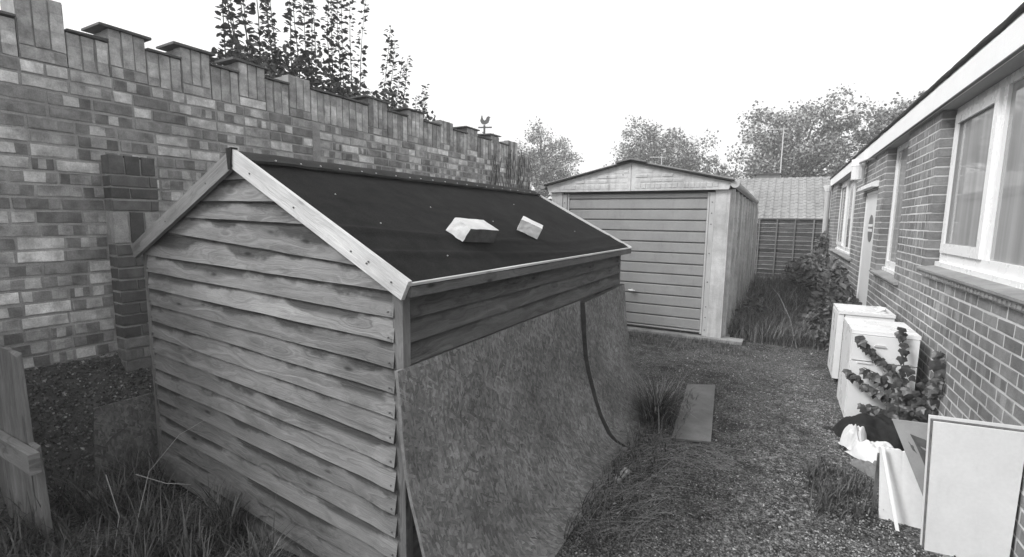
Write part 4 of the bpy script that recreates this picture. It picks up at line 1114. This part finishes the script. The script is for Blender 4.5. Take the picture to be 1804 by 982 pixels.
for i in range(420):      # dry hay lying along the foot of the ramp
    x, y = rnd(-.88, -.5), rnd(2.2, 3.6); an = R_.gauss(.9, .5)
    p = Vector((x, y, gz(x, y)+rnd(.004, .04))); d_ = Vector((math.cos(an), math.sin(an), rnd(-.05, .1))); L = rnd(.06, .22)
    gl.tube([p, p+d_*L*.5+Vector((0, 0, .01)), p+d_*L], [.0012, .0012, .0006], 3, (rnd(.3, 1.), 0), cap=False)
for i in range(160):
    x, y = rnd(-.62, -.2), rnd(3.25, 3.7); an = R_.gauss(-.2, .5); p = Vector((x, y, gz(x, y)+rnd(.004, .02))); d_ = Vector((math.cos(an), math.sin(an), 0)); L = rnd(.04, .16)
    gl.tube([p, p+d_*L], .001, 3, (rnd(.4, 1.2), 0), cap=False)
tag(gl.build('hay', 'straw'), 'dry straw strewn at the foot of the ramp and board', 'straw', kind='stuff')
def stalk(name, label, pts, r=.0022):
    b = MB(); b.tube(pts, [r*(1-.6*k/(len(pts)-1)) for k in range(len(pts))], 5, (.9, 0)); o_ = b.build(name, 'straw'); tag(o_, label, 'stalk', 'dry grass stalks'); return o_
stalk('grass_stalk', 'longest pale dry stalk bent over in front of the shed boards', [(-2.55, .95, .02), (-2.60, 1.02, .20), (-2.66, 1.10, .36), (-2.6, 1.22, .52), (-2.48, 1.28, .60)])
stalk('grass_stalk', 'short pale dry stalk crossing another low before the shed', [(-2.72, .95, .40), (-2.62, .95, .22), (-2.48, .85, .05), (-2.42, .78, 0)])
stalk('grass_stalk', 'dry stalk lying level against the lowest shed boards', [(-2.75, 1.08, .33), (-2.5, 1.1, .345), (-2.38, 1.15, .35)])
stalk('grass_stalk', 'arched pale stalk in front of the garage door', [(-1.15, 6.2, 0), (-1.05, 6.25, .22), (-.9, 6.35, .33), (-.78, 6.4, .35)])
stalk('grass_stalk', 'long dry stem leaning out of the tall grass by the first white fridge', [(.30, 7.2, .0), (.2, 7.4, .35), (.05, 7.7, .62), (-.05, 7.9, .7)], .004)

gl = MB()
for i in range(420):
    x, y = rnd(-.5, .75), rnd(7.3, 11.5); an = rnd(0, 6.28); blade(gl, (x, y, 0), (math.cos(an), math.sin(an)), rnd(.3, .75), rnd(.003, .006), rnd(.8, 2.4), (rnd(.4, 1.3), 0))
tag(gl.build('dry_grass', 'straw'), 'pale dry grass stems arching through the overgrown grass by the garage', 'grass', kind='stuff')
# brambles and docks by the house corner
bs = thing('bramble_bush', 'sprawling dark bramble and weeds climbing the house corner and downpipe', 'shrub', (.8, 11, 0))
lf = MB(); st_ = MB()
def blob(cx, cy, cz, rx, ry, rz_, n, s0, s1):
    for i in range(n):
        v = rv(); v *= R_.random()**.4; p = Vector((cx+v.x*rx, cy+v.y*ry, max(.03, cz+v.z*rz_))); sz = rnd(s0, s1)
        if p.x > 1.05: p.x = 1.05
        leafq(lf, p, rv()*.8+Vector((-.2, -.5, .8)), rv(), sz, sz*rnd(.5, .8), (rnd(.3, 1.9), 0))
for a in ((.80, 12.6, .55, .35, 1.3, .45, 700, .08, .16), (.86, 10.4, .50, .28, 1.1, .42, 650, .08, .17), (.85, 9.0, .36, .28, .9, .36, 520, .07, .15), (.92, 14.4, .8, .12, .3, .75, 340, .07, .13), (.55, 13.6, .45, .4, 1., .4, 520, .08, .15), (.62, 8.1, .25, .3, .5, .28, 380, .05, .11), (-.30, 8.9, .2, .2, .6, .2, 220, .05, .1), (.72, 7.4, .15, .25, .35, .2, 240, .04, .09)): blob(*a)
for i in range(40):
    y = rnd(8, 14.5); pts = [(rnd(.8, 1.0), y, 0), (rnd(.6, .9), y-.1, rnd(.3, .7)), (rnd(.3, .8), y-.3, rnd(.3, .9))]; st_.tube(pts, [.006, .005, .002], 4)
lf.build('leaves', 'bramble', bs, stuff=True); st_.build('stems', 'twig', bs, stuff=True)

lf = MB()
for i in range(420):
    x, y = rnd(-1., 1.), 1.8+5.*R_.random()
    if R_.random() < .5: x = rnd(-1., -.5) if R_.random() < .5 else rnd(.4, 1.)
    sz = rnd(.012, .032); leafq(lf, Vector((x, y, gz(x, y)+.006)), Vector((rnd(-.4, .4), rnd(-.4, .4), 1)), rv(), sz, sz*.6, (rnd(.8, 4.5), 0))
tag(lf.build('leaf_litter', 'bramble'), 'small dead leaves scattered over the driveway', 'leaf litter', kind='stuff')
# ivy over the freezer
iv = thing('ivy_plant', 'dark ivy trailing over the white freezer and up the house wall', 'ivy', (1.0, 4.55, 0))
def ivy_mesh(seed):
    m_ = MB(); o2 = [(0, 0), (.38, .05), (.52, .42), (.28, .55), (.0, 1.), (-.28, .55), (-.52, .42), (-.38, .05)]
    for k in range(7):
        if k == 3: pass
        a, b_ = o2[k], o2[k+1]
        m_.face([(0, .35, .06), (a[0], a[1], .05*math.sin(seed+k)), (b_[0], b_[1], .05*math.sin(seed+k+1))], None, (1+.3*math.sin(seed), 0))
    m_.face([(0, .35, .06), (o2[7][0], o2[7][1], .05*math.sin(seed+7)), (0, 0, .05*math.sin(seed))], None, (1, 0))
    return m_.mesh('leaf', 'ivy')
ims = [ivy_mesh(k*1.7) for k in range(7)]
stems = []
ivc = 0
def ivy_leaf(p, n, up, s_):
    global ivc
    n = n.normalized(); a = (up-n*up.dot(n)).normalized(); x = a.cross(n)
    m_ = Matrix((x, a, n)).transposed().to_4x4(); m_ = Matrix.Translation(Vector(p)-WL[iv.name]) @ m_ @ Matrix.Diagonal((s_, s_, s_, 1))
    o_ = bpy.data.objects.new('leaf', ims[ivc % 7]); ivc += 1; COL.objects.link(o_); o_.parent = iv; o_.matrix_local = m_
FZ = 4.655   # plane just in front of the freezer face
def run(pts, n, s0=.045, s1=.078):
    n = int(n*1.25)
    b = MB(); b.tube(pts, [.0035]*len(pts), 4); b.build('stem', 'twig', iv)
    L = len(pts)-1
    for k in range(n):
        t_ = (k+.5)/n*L; i = min(int(t_), L-1); p = Vector(pts[i]).lerp(Vector(pts[i+1]), t_-i)
        ivy_leaf(p+Vector((rnd(-.02, .02), rnd(-.03, 0), rnd(-.02, .02))), Vector((rnd(-.6, .4), -1, rnd(-.1, .7))), Vector((rnd(-.9, .9), 0, -1)), rnd(s0, s1))
run([(1.0, 4.6, .12), (.93, 4.64, .38), (.90, 4.62, .60), (.88, 4.64, .78), (.85, 4.66, .84)], 15)
run([(.98, 4.62, .30), (.86, 4.65, .50), (.74, 4.64, .60), (.64, 4.63, .70), (.60, 4.63, .74)], 22)
run([(.99, 4.6, .26), (.85, 4.62, .38), (.74, 4.63, .46), (.66, 4.63, .49)], 22)
run([(.98, 4.6, .2), (.85, 4.6, .27), (.74, 4.6, .33), (.66, 4.62, .36)], 26)
run([(.98, 4.58, .15), (.86, 4.58, .16), (.76, 4.6, .20), (.68, 4.62, .18)], 24)
run([(.64, 4.62, .40), (.60, 4.62, .43), (.57, 4.62, .45)], 7)
run([(.95, 4.58, .1), (.86, 4.58, .10), (.80, 4.58, .06)], 10)
run([(1.03, 4.5, .1), (1.06, 4.4, .4), (1.06, 4.38, .62), (1.06, 4.4, .74)], 26)
for k in range(105):
    p = Vector((rnd(.82, 1.05), rnd(4.28, 4.56), 0)); p.z = .05+abs(R_.gauss(0, .24)); p.z = min(p.z, .6)
    ivy_leaf(p, Vector((rnd(-.8, .3), -1, rnd(0, .9))), Vector((rnd(-.9, .9), 0, -1)), rnd(.045, .08))

# ------------------------------------------------------------------ white goods and clutter by the house
def rbox(mb, x0, x1, y0, y1, z0, z1): mb.box(x0, x1, y0, y1, z0, z1)
fz = thing('freezer', 'small white freezer half covered in ivy, standing nearer the camera against the house', 'freezer', (.78, 4.98, 0))
b = MB(); b.box(.575, 1.005, 4.735, 5.30, .02, .745); b.build('cabinet', 'fridge', fz, bevel=.012)
b = MB(); b.box(.57, 1.01, 4.70, 5.305, .747, .775); b.build('top', 'fridge', fz, bevel=.008)
b = MB(); b.box(.578, 1.002, 4.684, 4.728, .535, .742); d1 = b.build('door', 'fridge', fz, bevel=.010)
b = MB(); b.hexa([(.72, 4.672, .66), (.80, 4.672, .66), (.80, 4.69, .66), (.72, 4.69, .66), (.73, 4.676, .675), (.79, 4.676, .675), (.79, 4.69, .675), (.73, 4.69, .675)]); b.build('badge', 'plastic', d1, bevel=.004)
b = MB(); b.box(.578, 1.002, 4.684, 4.728, .03, .525); d2 = b.build('door', 'fridge', fz, bevel=.010)
b = MB(); b.box(.62, .72, 4.676, 4.69, .512, .527); b.build('handle', 'fridge', d2, bevel=.004)
b = MB(); b.box(.59, .99, 4.729, 4.734, .03, .74); b.build('seal', 'seal', fz)
fr_ = thing('fridge', 'white under-counter fridge with its door side to the drive, behind the freezer', 'fridge', (.8, 6.1, 0))
b = MB(); b.box(.635, 1.03, 5.80, 6.32, .03, .725); b.build('cabinet', 'fridge', fr_, bevel=.012)
b = MB(); b.box(.575, 1.035, 5.79, 6.33, .727, .757); b.build('top', 'fridge', fr_, bevel=.008)
b = MB(); b.box(.572, .625, 5.80, 6.32, .05, .724); d_ = b.build('door', 'fridge', fr_, bevel=.012)
b = MB(); b.box(.626, .634, 5.815, 6.305, .06, .72); b.build('seal', 'seal', fr_)
b = MB()
for k in range(4):
    x = .66 if k % 2 else .98; y = 5.85 if k < 2 else 6.25; b.tube([(x, y, 0), (x, y, .03)], .018, 8)
b.build('feet', 'metal_dark', fr_)
pts = [(.93+.05*math.cos(t_*.55)*(1-.004*t_)+rnd(-.008, .008), 5.95+.10*math.sin(t_*.55)+rnd(-.01, .01), .763+.0006*t_+rnd(0, .004)) for t_ in range(50)]
b = MB(); b.tube(pts, .004, 5); tag(b.build('cable', 'cable', smooth=True), 'loosely coiled white flex lying on top of the fridge', 'cable')

def cloth(name, label, mat, cx, cy, lx, ly, h, seed, z0=0., rz=0., n=34, cat='cloth'):
    b = MB(); c_, s_ = math.cos(rz), math.sin(rz)
    def fn(a, bb):
        u, v = a*2-1, bb*2-1; r = (abs(u)**2.6+abs(v)**2.6)**(1/2.6)
        e = max(0, 1-r**2.2)**.5
        wob = 1+.22*nz(u*1.5+seed, v*1.5)
        fold = .5+.5*math.sin((u*1.3+v*2.1+1.8*nz(u*2+seed, v*2))*2.6)
        z = z0+h*e*(.72+.22*fold+.35*nz(u*1.7, v*1.7+seed)+.12*nz(u*5, v*5+seed))+.003
        x, y = u*lx*wob, v*ly*wob
        return (cx+x*c_-y*s_, cy+x*s_+y*c_, max(z, z0+.002))
    b.grid(fn, n, n); o_ = b.build(name, mat, smooth=True); tag(o_, label, cat); return o_
cloth('coat', 'crumpled black coat heaped on the ground below the freezer', 'black_cloth', .73, 4.34, .24, .22, .20, 1.2, 0, .4, cat='coat')
cloth('cloth', 'crumpled white cloth draped over the black coat', 'white_cloth', .69, 4.00, .13, .13, .13, 4.4, .01, -.9)
cloth('cloth', 'small balled white rag at the left tip of the clothes heap', 'white_cloth', .575, 4.12, .07, .075, .17, 8.1, .02, .5)
cloth('cushion', 'flat faded grey cushion, the outer one beside the clothes heap', 'grey_cloth', .625, 3.80, .12, .06, .055, 2.5, 0, -.95, cat='cushion')
cloth('cushion', 'rolled grey cushion tucked between white cloth and outer cushion', 'grey_cloth', .73, 3.84, .09, .055, .09, 6.5, 0, -.9, cat='cushion')

# boards propped at the right
bd = thing('insulation_board', 'big white faced slab propped upright against the house at the right edge', 'board', (.9, 3.0, 0), None)
th = .045
def slabq(parent, nm, mat, q, thv, bev=0.):
    b = MB(); q = [Vector(a) for a in q]; thv = Vector(thv); b.hexa([q[0], q[1], q[1]+thv, q[0]+thv, q[3], q[2], q[2]+thv, q[3]+thv]); return b.build(nm, mat, parent, bevel=bev)
slabq(bd, 'face', 'whiteboard', [(.752, 2.98, .0), (1.07, 3.02, .0), (1.085, 3.06, .664), (.735, 3.02, .66)], (0, .012, 0), .002)
slabq(bd, 'core', 'osb_edge', [(.748, 2.994, .0), (1.07, 3.034, .0), (1.085, 3.074, .668), (.729, 3.034, .664)], (0, .022, 0), .002)
slabq(bd, 'backing', 'whiteboard', [(.742, 3.018, .0), (1.07, 3.058, .0), (1.085, 3.098, .682), (.722, 3.058, .678)], (0, .008, 0), .001)
wb = thing('wedge_board', 'grey triangular offcut with a dark brushed paint mark behind the white slab', 'board', (.72, 3.2, 0))
A, B_, C_, D_ = Vector((.600, 3.17, .586)), Vector((.765, 3.17, .60)), Vector((.86, 3.12, 0)), Vector((.845, 3.12, 0))
b = MB(); b.hexa([D_, C_, C_+Y*.01, D_+Y*.01, A, B_+X*.06, B_+X*.06+Y*.01, A+Y*.01]); b.build('panel', 'wedge', wb)
b = MB()
def pt(u, v): # on the wedge face, u along top 0..1, v down
    L_ = A.lerp(D_, v); Rr = (B_+X*.06).lerp(C_, v); return L_.lerp(Rr, u)-Y*.002
for st in ([(.26, .11), (.75, .17), (.75, .24), (.36, .20)], [(.26, .11), (.40, .18), (.56, .40), (.46, .42)], [(.34, .20), (.75, .28), (.75, .36), (.46, .30)], [(.42, .30), (.75, .40), (.75, .46), (.52, .38)], [(.17, .17), (.26, .22), (.30, .28), (.22, .25)]):
    q = []
    for k in range(4):
        a, c = st[k], st[(k+1) % 4]
        for m_ in range(5): q.append(pt(a[0]+(c[0]-a[0])*m_/5+rnd(-.012, .012), a[1]+(c[1]-a[1])*m_/5+rnd(-.006, .006)))
    b.face(q)
b.build('paint_mark', 'paint', wb)
pb = thing('plasterboard', 'white sheet with a torn top edge, lowest of the boards propped by the clothes heap', 'board', (.66, 3.3, 0))
b = MB()
def pbf(a, c):
    x = .575+.26*a; topz = .395+(.010*nz(a*14, 3)+.006*nz(a*40, 1)); z = topz*(c)
    return (x+.02*(1-c), 3.24-.05*(1-c), z)
b.slab(pbf, 26, 4, (0, .012, 0)); b.build('sheet', 'whiteboard', pb)
b = MB(); b.hexa([(.655, 3.10, .0), (.672, 3.10, 0), (.672, 3.112, 0), (.655, 3.112, 0), (.572, 3.20, .405), (.586, 3.20, .41), (.586, 3.212, .41), (.572, 3.212, .405)]); tag(b.build('metal_strip', 'white'), 'thin white metal strip leaning on the torn white sheet', 'strip')
b = MB(); b.box(.578, .592, 3.28, 3.31, 0, .33); tag(b.build('timber_offcut', 'post'), 'narrow dark timber standing behind the torn white sheet', 'timber')

# flat board lying on the drive
b = MB(); P = [(-.60, 3.57), (-.335, 3.66), (-.455, 5.02), (-.70, 4.90)]
b.hexa([(p[0], p[1], .012) for p in P]+[(p[0], p[1], .026) for p in P]); o_ = b.build('flat_board', 'paver', bevel=.002); tag(o_, 'narrow grey rectangular board lying flat on the drive beside the grass clump', 'board')
b = MB(); b.hexa([(-.90, 4.28, .06), (-.83, 4.22, .02), (-.80, 4.46, .03), (-.86, 4.52, .07), (-.90, 4.28, .075), (-.83, 4.22, .035), (-.80, 4.46, .045), (-.86, 4.52, .085)]); tag(b.build('board_scrap', 'osb'), 'broken strand board scrap at the far foot of the ramp', 'board scrap')
b = MB(); b.hexa([(-.81, 2.80, .01), (-.765, 2.78, .01), (-.735, 2.93, .02), (-.775, 2.95, .02), (-.81, 2.80, .028), (-.765, 2.78, .028), (-.735, 2.93, .038), (-.775, 2.95, .038)], (2., .5)); tag(b.build('wood_offcut', 'oldbarge'), 'small pale wood offcut in the straw below the seam of the ramp', 'offcut')

# left foreground: fence, strand board, edging
nf = thing('board_fence', 'old vertical board fence with a cross rail at the lower left corner', 'fence', (-3.4, .78, 0))
x = -2.90
for k in range(10):
    x1 = x; x0 = x-.105; b = MB(); h_ = .98 if k else .55
    tn_ = rnd(.8, 1.2); xt = -.05
    b.hexa([(x0+.003, .78, -.02), (x1, .78, -.02), (x1, .80, -.02), (x0+.003, .80, -.02), (x0+.003+xt, .78, h_), (x1+xt, .78, h_+rnd(-.02, .02)), (x1+xt, .80, h_), (x0+.003+xt, .80, h_)], (tn_, rnd(0, 1)), lock=(2, 0, 1)); b.build('board', 'fencewood', nf, bevel=.002)
    x = x0
b = MB(); b.hexa([(-4.0, .735, .44), (-2.88, .735, .452), (-2.88, .775, .452), (-4.0, .775, .44), (-4.0, .735, .53), (-2.88, .735, .548), (-2.88, .775, .548), (-4.0, .775, .53)], (1.3, .4)); b.build('rail', 'fencewood', nf, bevel=.003)
b = MB(); b.slab(lambda a, c: (-3.36-.10*c+.02*a, 1.18-.06*(1-c)+.9*a, .03+.46*c), 4, 4, (-.014, 0, 0), uvf=lambda a, c: (a*.9, c*.5)); tag(b.build('strand_board', 'osb_dark'), 'dark damp strand board panel leaning on the bank left of the shed', 'board')
b = MB(); b.hexa([(-3.55, .80, 0), (-3.49, .80, 0), (-3.38, 1.40, 0), (-3.44, 1.40, 0), (-3.55, .80, .045), (-3.49, .80, .045), (-3.38, 1.40, .075), (-3.44, 1.40, .075)], (1, .2)); tag(b.build('edging_board', 'fencewood'), 'rough timber edging along the bottom of the shingle bank', 'edging')
b = MB(); b.hexa([(-3.35, 1.02, .03), (-3.25, 1.0, .03), (-3.22, 1.3, .05), (-3.32, 1.32, .05), (-3.35, 1.02, .055), (-3.25, 1.0, .055), (-3.22, 1.3, .08), (-3.32, 1.32, .08)], (1.2, .9)); tag(b.build('wood_block', 'fencewood'), 'short grey wood block in the grass below the leaning strand board', 'offcut')

# ------------------------------------------------------------------ thin bright haze, thick enough to wash out the far trees
hb = MB(); hb.box(-60, 45, -6, 60, -1.2, 11.5); hz = NT('haze air'); hz.t.nodes.remove(hz.b)
pv = hz.n('ShaderNodeVolumePrincipled'); pv.inputs['Density'].default_value = .0065; pv.inputs['Color'].default_value = (.95, .95, .95, 1); pv.inputs['Anisotropy'].default_value = .2
hz.t.links.new(pv.outputs[0], hz.t.nodes['Material Output'].inputs['Volume']); M['haze'] = hz.m
ho = hb.build('haze', 'haze', stuff=True); ho['label'] = 'thin bright haze in the air over the yard and trees'; ho['category'] = 'haze'
